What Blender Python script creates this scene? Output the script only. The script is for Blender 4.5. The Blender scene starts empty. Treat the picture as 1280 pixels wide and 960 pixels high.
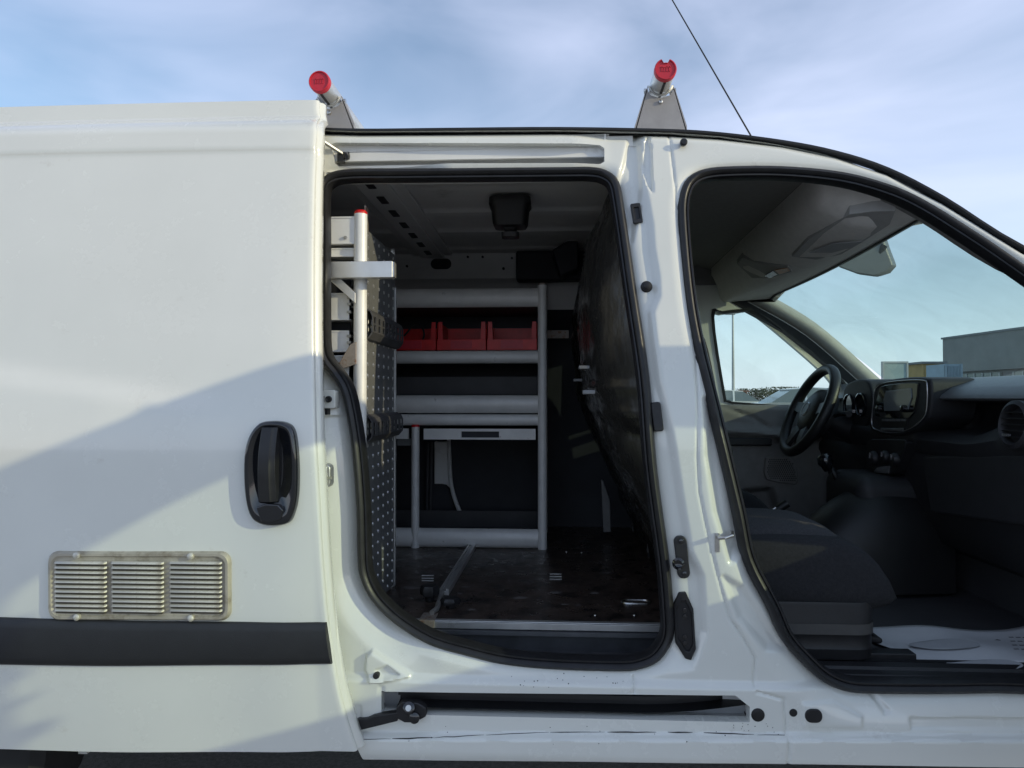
import bpy, bmesh, math, random
import numpy as np
from mathutils import Vector, Matrix

random.seed(7)
rng = np.random.default_rng(7)
scn = bpy.context.scene
COL = scn.collection
R = math.radians

# ------------------------------------------------------------------ camera, sky, sun, exposure
F_PX, CX, CY = 888.0, 640.0, 480.0          # photograph 1280 x 960
CAM = Vector((0.0, -1.6, 1.12)); YAW = R(3.2); PITCH = R(1.1)
cam_data = bpy.data.cameras.new('camera'); cam = bpy.data.objects.new('camera', cam_data); COL.objects.link(cam)
cam.location = CAM; cam.rotation_euler = (R(90) + PITCH, 0, YAW)
cam_data.sensor_width = 36; cam_data.lens = F_PX / 1280 * 36; cam_data.clip_start = 0.02; cam_data.clip_end = 2000
scn.camera = cam
SUN_K, SUN_M = 2.75, 0.87                    # light travels along (-k, 1, -m)
sd = Vector((-SUN_K, 1.0, -SUN_M)).normalized()
sun_data = bpy.data.lights.new('sun', 'SUN'); sun_data.energy = 2.0; sun_data.angle = R(0.53); sun_data.color = (1.0, 0.88, 0.56)
sun = bpy.data.objects.new('sun', sun_data); COL.objects.link(sun)
sun.rotation_euler = sd.to_track_quat('-Z', 'Y').to_euler(); sun.location = (8, -4, 6)
world = bpy.data.worlds.new('World'); scn.world = world; world.use_nodes = True
wn = world.node_tree; wn.nodes.clear()
def wnode(t, **k):
    n = wn.nodes.new(t)
    for a, b in k.items(): setattr(n, a, b)
    return n
w_out = wnode('ShaderNodeOutputWorld'); w_bg = wnode('ShaderNodeBackground'); w_sky = wnode('ShaderNodeTexSky', sky_type='NISHITA', sun_disc=False)
w_sky.sun_elevation = math.asin(-sd.z); w_sky.sun_rotation = math.atan2(-sd.x, -sd.y)
w_sky.air_density = 1.0; w_sky.dust_density = 0.3; w_sky.ozone_density = 1.5
w_tc = wnode('ShaderNodeTexCoord'); w_map = wnode('ShaderNodeMapping')
w_map.inputs['Scale'].default_value = (1.4, 1.0, 3.6); w_map.inputs['Rotation'].default_value = (0, R(-14), R(20)); w_map.inputs['Location'].default_value = (2.3, 0.6, 0.9)
w_noise = wnode('ShaderNodeTexNoise'); w_noise.inputs['Scale'].default_value = 1.5; w_noise.inputs['Detail'].default_value = 5; w_noise.inputs['Roughness'].default_value = 0.48; w_noise.inputs['Distortion'].default_value = 0.5
w_ramp = wnode('ShaderNodeMapRange'); w_ramp.inputs['From Min'].default_value = 0.28; w_ramp.inputs['From Max'].default_value = 0.78; w_ramp.inputs['To Max'].default_value = 0.72
w_mix = wnode('ShaderNodeMix', data_type='RGBA'); w_mix.inputs['B'].default_value = (5.2, 5.6, 7.2, 1)
L = wn.links.new
L(w_tc.outputs['Generated'], w_map.inputs['Vector']); L(w_map.outputs[0], w_noise.inputs['Vector']); L(w_noise.outputs['Fac'], w_ramp.inputs['Value'])
w_sep = wnode('ShaderNodeSeparateXYZ'); L(w_tc.outputs['Generated'], w_sep.inputs[0])
w_hz = wnode('ShaderNodeMapRange'); w_hz.inputs['From Min'].default_value = 0.0; w_hz.inputs['From Max'].default_value = 0.34; w_hz.inputs['To Min'].default_value = 0.8; w_hz.inputs['To Max'].default_value = 0.0; L(w_sep.outputs['Z'], w_hz.inputs['Value'])
w_max = wnode('ShaderNodeMath', operation='MAXIMUM'); L(w_ramp.outputs[0], w_max.inputs[0]); L(w_hz.outputs[0], w_max.inputs[1])
L(w_max.outputs[0], w_mix.inputs['Factor']); L(w_sky.outputs[0], w_mix.inputs['A']); L(w_mix.outputs['Result'], w_bg.inputs['Color'])
w_bg.inputs['Strength'].default_value = 0.15; L(w_bg.outputs[0], w_out.inputs['Surface'])
scn.view_settings.view_transform = 'Standard'; scn.view_settings.look = 'None'; scn.view_settings.gamma = 1.0
scn.view_settings.use_curve_mapping = False; scn.view_settings.exposure = 0.34

# ------------------------------------------------------------------ pixel rays of the photograph
_r = Vector((math.cos(YAW), math.sin(YAW), 0))
_f = Vector((-math.sin(YAW) * math.cos(PITCH), math.cos(YAW) * math.cos(PITCH), math.sin(PITCH)))
_u = _r.cross(_f)
def ray(u, v): return _f + _r * ((u - CX) / F_PX) + _u * ((CY - v) / F_PX)
def py_(u, v, Y): d = ray(u, v); return CAM + d * ((Y - CAM.y) / d.y)
def pz_(u, v, Z): d = ray(u, v); return CAM + d * ((Z - CAM.z) / d.z)
def px_(u, v, X): d = ray(u, v); return CAM + d * ((X - CAM.x) / d.x)
def ybase(z):
    t = np.clip((np.asarray(z, float) - 1.0) / 0.75, 0, 1.3)
    return 0.13 * t ** 1.4
def ydoor(z):
    z = np.asarray(z, float)
    y = -0.13 + ybase(z)
    y = y + 0.030 * np.clip((0.80 - z) / 0.42, 0, 1.3) ** 2
    y = y + 0.045 * np.clip((z - 1.735) / 0.055, 0, 1.2) ** 2
    y = y + 0.006 * sstep((1.70 - z) / 0.018)
    return y
def sstep(t):
    t = np.clip(t, 0, 1); return t * t * (3 - 2 * t)
def psurf(u, v, fn, y0=0.0):
    Y = y0
    for _ in range(10):
        p = py_(u, v, Y); Y = float(fn(p.z))
    return p
def pj(u, v): return psurf(u, v, ybase)
def pd(u, v): return psurf(u, v, ydoor, -0.13)

# ------------------------------------------------------------------ mesh helpers
WLOC = {}
def empty(name, loc, label=None, cat=None, group=None):
    o = bpy.data.objects.new(name, None); COL.objects.link(o); o.location = loc; o.empty_display_size = 0.1
    WLOC[o.name] = Vector(loc)
    if label: tag(o, label, cat, group)
    return o
def tag(o, label=None, cat=None, group=None, kind=None):
    if label: o['label'] = label
    if cat: o['category'] = cat
    if group: o['group'] = group
    if kind: o['kind'] = kind
    return o
def wloc(o):
    v = Vector((0, 0, 0))
    while o is not None:
        v = v + o.location if o.parent is None else v + o.location + o.matrix_parent_inverse.to_translation()
        o = o.parent
    return v
def link(name, me, parent=None):
    o = bpy.data.objects.new(name, me); COL.objects.link(o)
    if parent is not None:
        o.parent = parent; o.matrix_parent_inverse = Matrix.Translation(-wloc(parent))
    return o
def mk(name, verts, faces, mat, parent=None, smooth=40, bevel=0, seg=2, solid=0):
    me = bpy.data.meshes.new(name); me.from_pydata([tuple(map(float, v)) for v in verts], [], faces); me.validate()
    bm = bmesh.new(); bm.from_mesh(me); bmesh.ops.recalc_face_normals(bm, faces=bm.faces); bm.to_mesh(me); bm.free()
    return fin(name, me, mat, parent, smooth, bevel, seg, solid)
def fin(name, me, mat, parent=None, smooth=40, bevel=0, seg=2, solid=0):
    me.materials.append(M[mat] if isinstance(mat, str) else mat)
    if smooth:
        me.polygons.foreach_set('use_smooth', [True] * len(me.polygons))
        if smooth < 180: me.set_sharp_from_angle(angle=R(smooth))
    o = link(name, me, parent)
    if solid:
        m = o.modifiers.new('solid', 'SOLIDIFY'); m.thickness = solid; m.offset = 0
    if bevel:
        m = o.modifiers.new('bevel', 'BEVEL'); m.width = bevel; m.segments = seg; m.limit_method = 'ANGLE'; m.angle_limit = R(35); m.harden_normals = True
    return o
class MB:
    def __init__(s): s.v = []; s.f = []
    def add(s, vs, fs):
        n = len(s.v); s.v += [tuple(v) for v in vs]; s.f += [tuple(i + n for i in f) for f in fs]; return s
    def box(s, a, b, rot=None, piv=None):
        x0, y0, z0 = a; x1, y1, z1 = b
        vs = [Vector(p) for p in ((x0,y0,z0),(x1,y0,z0),(x1,y1,z0),(x0,y1,z0),(x0,y0,z1),(x1,y0,z1),(x1,y1,z1),(x0,y1,z1))]
        if rot is not None:
            c = Vector(piv) if piv is not None else (vs[0] + vs[6]) / 2
            vs = [rot @ (p - c) + c for p in vs]
        return s.add(vs, [(0,3,2,1),(4,5,6,7),(0,1,5,4),(1,2,6,5),(2,3,7,6),(3,0,4,7)])
    def prism(s, poly, off):
        n = len(poly); off = Vector(off); a = [Vector(p) for p in poly]
        return s.add(a + [p + off for p in a], [tuple(range(n))[::-1], tuple(range(n, 2 * n))] + [(i, (i+1) % n, n + (i+1) % n, n + i) for i in range(n)])
    def tube(s, pts, r, n=10, caps=True):
        pts = [Vector(p) for p in pts]; rr = r if isinstance(r, (list, tuple)) else [r] * len(pts)
        t0 = (pts[1] - pts[0]).normalized(); up = Vector((0, 0, 1)) if abs(t0.z) < 0.9 else Vector((1, 0, 0))
        nx = t0.cross(up).normalized(); vs = []
        for i, p in enumerate(pts):
            t = (pts[min(i+1, len(pts)-1)] - pts[max(i-1, 0)]).normalized()
            nx = (nx - t * nx.dot(t)).normalized(); ny = t.cross(nx)
            for k in range(n):
                a = 2 * math.pi * k / n; vs.append(p + (nx * math.cos(a) + ny * math.sin(a)) * rr[i])
        fs = [(i*n+k, i*n+(k+1) % n, (i+1)*n+(k+1) % n, (i+1)*n+k) for i in range(len(pts)-1) for k in range(n)]
        if caps: fs += [tuple(range(n))[::-1], tuple(range((len(pts)-1)*n, len(pts)*n))]
        return s.add(vs, fs)
    def cyl(s, a, b, r, n=20): return s.tube([a, b], r, n)
    def lathe(s, prof, org, axis, n=24):
        axis = Vector(axis).normalized(); org = Vector(org)
        up = Vector((0, 0, 1)) if abs(axis.z) < 0.9 else Vector((1, 0, 0)); e1 = axis.cross(up).normalized(); e2 = axis.cross(e1)
        vs = [org + axis * h + (e1 * math.cos(2*math.pi*k/n) + e2 * math.sin(2*math.pi*k/n)) * max(r, 1e-5) for r, h in prof for k in range(n)]
        m = len(prof)
        fs = [(i*n+k, i*n+(k+1) % n, (i+1)*n+(k+1) % n, (i+1)*n+k) for i in range(m-1) for k in range(n)]
        fs += [tuple(range(n))[::-1], tuple(range((m-1)*n, m*n))]
        return s.add(vs, fs)
    def sweep(s, path, prof, frame, closed=False, pclosed=True):
        """path: points; prof: list of (a, b); frame(i) -> (ea, eb)"""
        n = len(prof); vs = []
        for i, p in enumerate(path):
            ea, eb = frame(i); vs += [Vector(p) + ea * a + eb * b for a, b in prof]
        m = len(path); fs = []
        for i in range(m if closed else m - 1):
            j = (i + 1) % m
            for k in range(n if pclosed else n - 1):
                l = (k + 1) % n; fs.append((i*n+k, i*n+l, j*n+l, j*n+k))
        if not closed and pclosed: fs += [tuple(range(n))[::-1], tuple(range((m-1)*n, m*n))]
        return s.add(vs, fs)
    def grid(s, rows, closed_u=False):
        h = len(rows); w = len(rows[0]); vs = [p for r in rows for p in r]
        fs = [(i*w+k, i*w+(k+1) % w, (i+1)*w+(k+1) % w, (i+1)*w+k) for i in range(h-1) for k in range(w if closed_u else w-1)]
        return s.add(vs, fs)
    def make(s, name, mat, parent=None, **k): return mk(name, s.v, s.f, mat, parent, **k)
def catmull(pts, n=6, closed=True):
    pts = [np.array(p, float) for p in pts]; m = len(pts); out = []
    for i in range(m if closed else m - 1):
        if closed: p0, p1, p2, p3 = pts[i-1], pts[i], pts[(i+1) % m], pts[(i+2) % m]
        else: p0, p1, p2, p3 = pts[max(i-1, 0)], pts[i], pts[i+1], pts[min(i+2, m-1)]
        for k in range(n):
            t = k / n
            out.append(0.5 * ((2*p1) + (-p0+p2)*t + (2*p0-5*p1+4*p2-p3)*t*t + (-p0+3*p1-3*p2+p3)*t**3))
    if not closed: out.append(pts[-1])
    return out
def rrect(w, h, r, n=5):
    o = []
    for cx, cy, a0 in ((w/2-r, h/2-r, 0), (-w/2+r, h/2-r, 90), (-w/2+r, -h/2+r, 180), (w/2-r, -h/2+r, 270)):
        for k in range(n + 1):
            a = R(a0 + 90 * k / n); o.append((cx + r * math.cos(a), cy + r * math.sin(a)))
    return o
def sdpoly(X, Z, poly):
    d = np.full(X.shape, 1e9); ins = np.zeros(X.shape, bool); n = len(poly)
    for i in range(n):
        ax, az = poly[i][0], poly[i][1]; bx, bz = poly[(i+1) % n][0], poly[(i+1) % n][1]
        ex, ez = bx - ax, bz - az; l = ex*ex + ez*ez + 1e-12
        t = np.clip(((X-ax)*ex + (Z-az)*ez) / l, 0, 1)
        d = np.minimum(d, (X-ax-t*ex)**2 + (Z-az-t*ez)**2)
        c = ((az > Z) != (bz > Z)) & (X < (bx-ax) * (Z-az) / (ez if abs(ez) > 1e-12 else 1e-12) + ax)
        ins ^= c
    d = np.sqrt(d); return np.where(ins, -d, d)
def sdline(X, Z, pts):
    """distance to an open polyline, and signed side (positive = left of its direction)"""
    d = np.full(X.shape, 1e9); sg = np.zeros(X.shape)
    for i in range(len(pts) - 1):
        ax, az = pts[i][0], pts[i][1]; ex, ez = pts[i+1][0] - ax, pts[i+1][1] - az
        t = np.clip(((X-ax)*ex + (Z-az)*ez) / (ex*ex + ez*ez + 1e-12), 0, 1)
        q = (X-ax-t*ex)**2 + (Z-az-t*ez)**2; s = np.sign(ex*(Z-az) - ez*(X-ax)); m = q < d
        d = np.where(m, q, d); sg = np.where(m, s, sg)
    return np.sqrt(d), sg
def sheet(name, x0, x1, z0, z1, step, yfn, outer, holes, mat, parent=None, lip=0.0, solid=0, xf=None):
    """pressed metal: a height field y(x, z) trimmed to an outline, with holes, edges snapped to the outlines"""
    nx = int((x1-x0)/step) + 1; nz = int((z1-z0)/step) + 1
    X, Z = np.meshgrid(np.linspace(x0, x1, nx), np.linspace(z0, z1, nz))
    def field(X, Z):
        s = sdpoly(X, Z, outer) if outer is not None else np.full(X.shape, -1e3)
        for h in holes: s = np.maximum(s, -sdpoly(X, Z, h))
        return s                                                  # negative = metal
    S = field(X, Z); e = step * 0.2
    near = np.abs(S) < step * 0.72
    for _ in range(2):
        xs, zs = X[near], Z[near]; s0 = field(xs, zs)
        gx = (field(xs+e, zs) - field(xs-e, zs)) / (2*e); gz = (field(xs, zs+e) - field(xs, zs-e)) / (2*e)
        gl = np.maximum(gx*gx + gz*gz, 0.2); X[near] = xs - s0*gx/gl; Z[near] = zs - s0*gz/gl
    cxm = (X[:-1,:-1]+X[1:,:-1]+X[:-1,1:]+X[1:,1:])/4; czm = (Z[:-1,:-1]+Z[1:,:-1]+Z[:-1,1:]+Z[1:,1:])/4
    keep = field(cxm, czm) < 0
    Y = yfn(X, Z); idx = np.arange(nx*nz).reshape(nz, nx)
    q = np.stack([idx[:-1,:-1][keep], idx[:-1,1:][keep], idx[1:,1:][keep], idx[1:,:-1][keep]], 1)
    used = np.unique(q); rem = np.full(nx*nz, -1); rem[used] = np.arange(len(used)); q = rem[q]
    V = np.stack([X.ravel(), Y.ravel(), Z.ravel()], 1)[used]
    faces = q.tolist()
    if lip:
        ed = np.concatenate([q[:, [0,1]], q[:, [1,2]], q[:, [2,3]], q[:, [3,0]]]); es = np.sort(ed, 1)
        key = es[:,0].astype(np.int64) * len(V) + es[:,1]; uq, ix, ct = np.unique(key, return_index=True, return_counts=True)
        b = ed[ix[ct == 1]]; bv = np.unique(b); mp = {int(o): len(V) + i for i, o in enumerate(bv)}
        V = np.concatenate([V, V[bv] + np.array([0, lip, 0])])
        faces += [(int(j), int(i), mp[int(i)], mp[int(j)]) for i, j in b]
    if xf is not None: V = xf(V)
    me = bpy.data.meshes.new(name); me.from_pydata(V.tolist(), [], faces)
    return fin(name, me, mat, parent, smooth=50, solid=solid)

# ------------------------------------------------------------------ materials
M = {}
def mat(name, col, rough=0.5, metal=0.0, coat=0.0, spec=0.5, var=0.0, vscale=8.0, bump=0.0, bscale=60.0, dark=None, darkscale=6.0, darkmin=0.55, darkmax=0.7, stretch=None, rvar=0.0):
    m = bpy.data.materials.new(name); m.use_nodes = True; t = m.node_tree; b = t.nodes['Principled BSDF']
    b.inputs['Base Color'].default_value = (*col, 1); b.inputs['Roughness'].default_value = rough; b.inputs['Metallic'].default_value = metal
    b.inputs['Coat Weight'].default_value = coat; b.inputs['Specular IOR Level'].default_value = spec; b.inputs['Coat Roughness'].default_value = 0.06
    tc = t.nodes.new('ShaderNodeTexCoord'); src = tc.outputs['Object']
    if stretch:
        mp = t.nodes.new('ShaderNodeMapping'); mp.inputs['Scale'].default_value = stretch; t.links.new(src, mp.inputs['Vector']); src = mp.outputs[0]
    def noise(sc, det=5, ro=0.6):
        n = t.nodes.new('ShaderNodeTexNoise'); n.inputs['Scale'].default_value = sc; n.inputs['Detail'].default_value = det; n.inputs['Roughness'].default_value = ro
        t.links.new(src, n.inputs['Vector']); return n.outputs['Fac']
    out = None
    if var:
        mr = t.nodes.new('ShaderNodeMapRange'); mr.inputs['From Min'].default_value = 0.3; mr.inputs['From Max'].default_value = 0.7
        mr.inputs['To Min'].default_value = 1 - var; mr.inputs['To Max'].default_value = 1 + var; t.links.new(noise(vscale), mr.inputs['Value'])
        mx = t.nodes.new('ShaderNodeMix'); mx.data_type = 'RGBA'; mx.blend_type = 'MULTIPLY'; mx.inputs['Factor'].default_value = 1; mx.inputs['A'].default_value = (*col, 1)
        t.links.new(mr.outputs[0], mx.inputs['B']); out = mx.outputs['Result']
    if dark is not None:
        mr = t.nodes.new('ShaderNodeMapRange'); mr.inputs['From Min'].default_value = darkmin; mr.inputs['From Max'].default_value = darkmax; t.links.new(noise(darkscale, 8, 0.7), mr.inputs['Value'])
        mx = t.nodes.new('ShaderNodeMix'); mx.data_type = 'RGBA'; mx.inputs['A'].default_value = (*col, 1); mx.inputs['B'].default_value = (*dark, 1)
        if out: t.links.new(out, mx.inputs['A'])
        t.links.new(mr.outputs[0], mx.inputs['Factor']); out = mx.outputs['Result']
    if out: t.links.new(out, b.inputs['Base Color'])
    if rvar:
        mr = t.nodes.new('ShaderNodeMapRange'); mr.inputs['From Min'].default_value = 0.3; mr.inputs['From Max'].default_value = 0.7
        mr.inputs['To Min'].default_value = max(rough - rvar, 0.02); mr.inputs['To Max'].default_value = rough + rvar; t.links.new(noise(vscale * 2.3, 6, 0.7), mr.inputs['Value']); t.links.new(mr.outputs[0], b.inputs['Roughness'])
    if bump:
        bp = t.nodes.new('ShaderNodeBump'); bp.inputs['Strength'].default_value = bump; bp.inputs['Distance'].default_value = 0.004
        t.links.new(noise(bscale, 3), bp.inputs['Height']); t.links.new(bp.outputs[0], b.inputs['Normal'])
    M[name] = m; return m
def glass(name, tint, refl=0.06, ro=0.02):
    m = bpy.data.materials.new(name); m.use_nodes = True; t = m.node_tree; t.nodes.clear()
    o = t.nodes.new('ShaderNodeOutputMaterial'); mx = t.nodes.new('ShaderNodeMixShader'); tr = t.nodes.new('ShaderNodeBsdfTransparent'); gl = t.nodes.new('ShaderNodeBsdfGlossy')
    lf = t.nodes.new('ShaderNodeLayerWeight'); lf.inputs['Blend'].default_value = 0.5
    pw = t.nodes.new('ShaderNodeMath'); pw.operation = 'POWER'; pw.inputs[1].default_value = 5.0; t.links.new(lf.outputs['Facing'], pw.inputs[0])
    lw = t.nodes.new('ShaderNodeMath'); lw.operation = 'MULTIPLY_ADD'; lw.inputs[1].default_value = 0.9; lw.inputs[2].default_value = refl; t.links.new(pw.outputs[0], lw.inputs[0])
    tr.inputs['Color'].default_value = (*tint, 1); gl.inputs['Roughness'].default_value = ro
    t.links.new(lw.outputs[0], mx.inputs[0]); t.links.new(tr.outputs[0], mx.inputs[1]); t.links.new(gl.outputs[0], mx.inputs[2]); df = t.nodes.new('ShaderNodeBsdfDiffuse'); df.inputs['Color'].default_value = (0.75, 0.75, 0.72, 1); dm = t.nodes.new('ShaderNodeMixShader')
    tc = t.nodes.new('ShaderNodeTexCoord'); nz = t.nodes.new('ShaderNodeTexNoise'); nz.inputs['Scale'].default_value = 5.0; nz.inputs['Detail'].default_value = 6; nz.inputs['Distortion'].default_value = 1.2; t.links.new(tc.outputs['Object'], nz.inputs['Vector'])
    mr = t.nodes.new('ShaderNodeMapRange'); mr.inputs['From Min'].default_value = 0.35; mr.inputs['From Max'].default_value = 0.75; mr.inputs['To Max'].default_value = 0.10; t.links.new(nz.outputs['Fac'], mr.inputs['Value'])
    t.links.new(mr.outputs[0], dm.inputs[0]); t.links.new(mx.outputs[0], dm.inputs[1]); t.links.new(df.outputs[0], dm.inputs[2]); t.links.new(dm.outputs[0], o.inputs[0])   # film of dust on the glass
    M[name] = m; return m
mat('paint', (0.765, 0.77, 0.72), 0.24, coat=0.9, var=0.03, vscale=3.0, dark=(0.55, 0.52, 0.46), darkscale=14, darkmin=0.63, darkmax=0.85, rvar=0.08)
mat('paint_in', (0.74, 0.74, 0.73), 0.45, var=0.05, dark=(0.4, 0.39, 0.36), darkscale=7, darkmin=0.6, darkmax=0.8)
mat('rubber', (0.016, 0.016, 0.018), 0.42, var=0.25, vscale=30, spec=0.4, rvar=0.1)
mat('rub_strip', (0.020, 0.021, 0.024), 0.55, var=0.12, vscale=20, bump=0.15, bscale=500)
mat('black_plastic', (0.016, 0.016, 0.018), 0.45, var=0.2, vscale=25, bump=0.1, bscale=300)
mat('gloss_black', (0.008, 0.009, 0.012), 0.09, coat=0.8, rvar=0.04)
mat('alu', (0.66, 0.66, 0.65), 0.38, metal=0.75, var=0.08, vscale=12, rvar=0.08, dark=(0.36, 0.35, 0.33), darkscale=22, darkmin=0.62, darkmax=0.75)
mat('alu_white', (0.80, 0.80, 0.79), 0.45, metal=0.1, var=0.07, vscale=14, rvar=0.08, dark=(0.33, 0.32, 0.31), darkscale=28, darkmin=0.64, darkmax=0.76)
mat('galv', (0.50, 0.50, 0.49), 0.42, metal=0.8, var=0.15, vscale=40, rvar=0.1)
mat('rack_plate', (0.36, 0.34, 0.33), 0.5, metal=0.5, var=0.08, vscale=30)
mat('panel_grey', (0.17, 0.175, 0.18), 0.5, metal=0.3, var=0.12, vscale=18, rvar=0.1)
mat('dark_grey', (0.06, 0.06, 0.065), 0.6, var=0.15)
mat('steel', (0.55, 0.54, 0.52), 0.3, metal=1.0, var=0.15, vscale=60)
mat('rust_steel', (0.34, 0.30, 0.27), 0.55, metal=0.6, var=0.2, vscale=60, dark=(0.2, 0.09, 0.05), darkscale=60, darkmin=0.52, darkmax=0.65)
mat('red_plastic', (0.66, 0.014, 0.016), 0.4, var=0.15, vscale=20)
mat('red_cap', (0.55, 0.02, 0.04), 0.42, var=0.1, vscale=50)
mat('floor_ply', (0.062, 0.044, 0.036), 0.34, var=0.35, vscale=9, dark=(0.012, 0.010, 0.010), darkscale=16, darkmin=0.5, darkmax=0.62, bump=0.15, bscale=160, rvar=0.14)
mat('floor_wear', (0.16, 0.145, 0.14), 0.5, var=0.3, vscale=30)
mat('bulkhead', (0.022, 0.021, 0.019), 0.26, var=0.35, vscale=9, bump=1.0, bscale=17, stretch=(1, 1, 0.35), rvar=0.1)
mat('wall_dark', (0.022, 0.024, 0.032), 0.6, var=0.2)  # navy tone carries the load space's low light; black trim shares it
mat('headliner', (0.24, 0.235, 0.23), 0.9, var=0.08, vscale=60, bump=0.2, bscale=700)
mat('console_grey', (0.76, 0.74, 0.72), 0.6, var=0.06, vscale=40, bump=0.12, bscale=600)
mat('visor_grey', (0.45, 0.45, 0.45), 0.7, var=0.06, vscale=40)
mat('trim_beige', (0.46, 0.445, 0.40), 0.6, var=0.06, vscale=30)
mat('dash', (0.026, 0.026, 0.029), 0.55, var=0.1, vscale=30, bump=0.25, bscale=450)
mat('skirt_grey', (0.07, 0.068, 0.066), 0.6, var=0.1, vscale=30)
mat('dash_pad', (0.15, 0.155, 0.165), 0.33, var=0.1, vscale=30, bump=0.25, bscale=450)
mat('door_card', (0.24, 0.23, 0.22), 0.65, var=0.1, vscale=20, bump=0.15, bscale=450)
mat('leather', (0.014, 0.014, 0.015), 0.42, var=0.1, bump=0.2, bscale=350)
mat('fabric', (0.019, 0.019, 0.022), 0.95, var=0.25, vscale=160, bump=0.5, bscale=700)
mat('fabric_light', (0.05, 0.05, 0.054), 0.95, var=0.3, vscale=220, bump=0.5, bscale=700)
mat('paper', (0.60, 0.61, 0.63), 0.8, var=0.05, vscale=10, bump=0.4, bscale=9)
mat('print_grey', (0.40, 0.41, 0.43), 0.8, var=0.1)
mat('print_dark', (0.05, 0.05, 0.06), 0.8, var=0.1)
mat('amber', (0.55, 0.22, 0.06), 0.3, var=0.2)
mat('badge', (0.45, 0.45, 0.47), 0.25, metal=0.8, var=0.1)
mat('screen', (0.22, 0.25, 0.27), 0.08, coat=0.5, rvar=0.03)  # grey-blue base carries a reflection painted into the display
mat('vent_alu', (0.66, 0.63, 0.55), 0.5, metal=0.35, var=0.08, vscale=25, dark=(0.36, 0.31, 0.23), darkscale=30, darkmin=0.56, darkmax=0.72, rvar=0.08)
mat('vent_plate', (0.46, 0.42, 0.34), 0.55, metal=0.3, var=0.12, vscale=25, dark=(0.24, 0.20, 0.14), darkscale=24, darkmin=0.5, darkmax=0.68)
mat('step_plastic', (0.045, 0.047, 0.052), 0.4, var=0.3, vscale=14, bump=0.12, bscale=300, rvar=0.12)
mat('louvre_shade', (0.08, 0.068, 0.05), 0.8, var=0.1)
mat('asphalt', (0.225, 0.218, 0.205), 0.85, var=0.3, vscale=70, dark=(0.36, 0.345, 0.32), darkscale=160, darkmin=0.56, darkmax=0.66, bump=0.8, bscale=220)
mat('lot_paint', (0.6, 0.6, 0.58), 0.7, var=0.15, vscale=20)
mat('tyre', (0.018, 0.018, 0.019), 0.8, var=0.2)
mat('concrete_grey', (0.22, 0.225, 0.23), 0.8, var=0.08, vscale=0.6)
mat('facade_dark', (0.24, 0.235, 0.225), 0.7, var=0.1, vscale=1)
mat('hall_glass', (0.16, 0.20, 0.19), 0.2, var=0.2)
mat('ochre', (0.42, 0.27, 0.09), 0.8, var=0.15, vscale=1.2)
mat('blue_sheet', (0.30, 0.38, 0.45), 0.6, var=0.1, vscale=1.2)
mat('sign_face', (0.36, 0.44, 0.44), 0.6, var=0.1, vscale=2)
mat('pole_grey', (0.42, 0.43, 0.44), 0.5, metal=0.4, var=0.08)
mat('brick_red', (0.26, 0.12, 0.08), 0.85, var=0.15, vscale=1.0)
mat('roof_tile', (0.20, 0.10, 0.07), 0.85, var=0.15, vscale=1.0)
mat('car_silver', (0.52, 0.55, 0.57), 0.3, metal=0.4, coat=0.6, var=0.03)
mat('car_white', (0.74, 0.75, 0.75), 0.3, coat=0.6, var=0.03)
mat('car_glass', (0.16, 0.19, 0.20), 0.08, rvar=0.03)
mat('leaf', (0.075, 0.085, 0.045), 0.8, var=0.5, vscale=3)
mat('bark', (0.09, 0.07, 0.05), 0.9, var=0.3, vscale=6)
mat('crack', (0.02, 0.018, 0.015), 0.9, var=0.2)
glass('windscreen_glass', (0.63, 0.80, 0.76)); glass('side_glass', (0.70, 0.84, 0.79))
# ------------------------------------------------------------------ setting: ground and what stands beyond the van
def ground():
    me = bpy.data.meshes.new('ground'); s = 700
    me.from_pydata([(-s, -s, 0), (s, -s, 0), (s, s, 0), (-s, s, 0)], [], [(0, 1, 2, 3)])
    tag(fin('ground', me, 'asphalt', smooth=0), kind='structure')
    b = MB()
    for i in range(9): b.box((3.5 + i*2.6, 22.5, 0.002), (3.62 + i*2.6, 27.5, 0.006))
    tag(b.make('road_markings', 'lot_paint'), 'white painted bay lines on the asphalt beyond the van', 'markings'); bpy.data.objects['road_markings']['kind'] = 'structure'
ground()

def hall():
    a = py_(1181, 424, 62); x0 = a.x; top = a.z
    t = empty('warehouse', (x0 + 9, 44, 0), 'long grey flat roofed warehouse with upper cladding band and window strips', 'warehouse')
    d = Vector((0.07, -1, 0)).normalized(); n = Vector((1, 0.07, 0)).normalized()
    o = Vector((x0, 62, 0))
    def slab(name, s0, s1, z0, z1, fr, dp, m, par=t):
        p = [o + d*s0 + n*fr, o + d*s1 + n*fr, o + d*s1 + n*(fr+dp), o + d*s0 + n*(fr+dp)]
        b = MB(); b.prism([(q.x, q.y, z0) for q in p], (0, 0, z1 - z0)); return b.make(name, m, par)
    slab('wall', 0, 36, 0, top - 2.9, 0.35, 18, 'concrete_grey'); slab('cladding_band', -0.3, 36.3, top - 2.9, top, 0, 18.6, 'facade_dark')
    slab('roof_coping', -0.4, 36.4, top, top + 0.16, -0.1, 18.8, 'concrete_grey')
    for i in range(5):
        s = 1.4 + i*6.4
        w = slab('window', s, s + 5.2, top - 4.5, top - 3.1, 0.22, 0.1, 'hall_glass')
        for k in range(6): slab('mullion', s + 0.1 + k*0.98, s + 0.2 + k*0.98, top - 4.5, top - 3.1, 0.16, 0.05, 'pole_grey', w)
hall()
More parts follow.
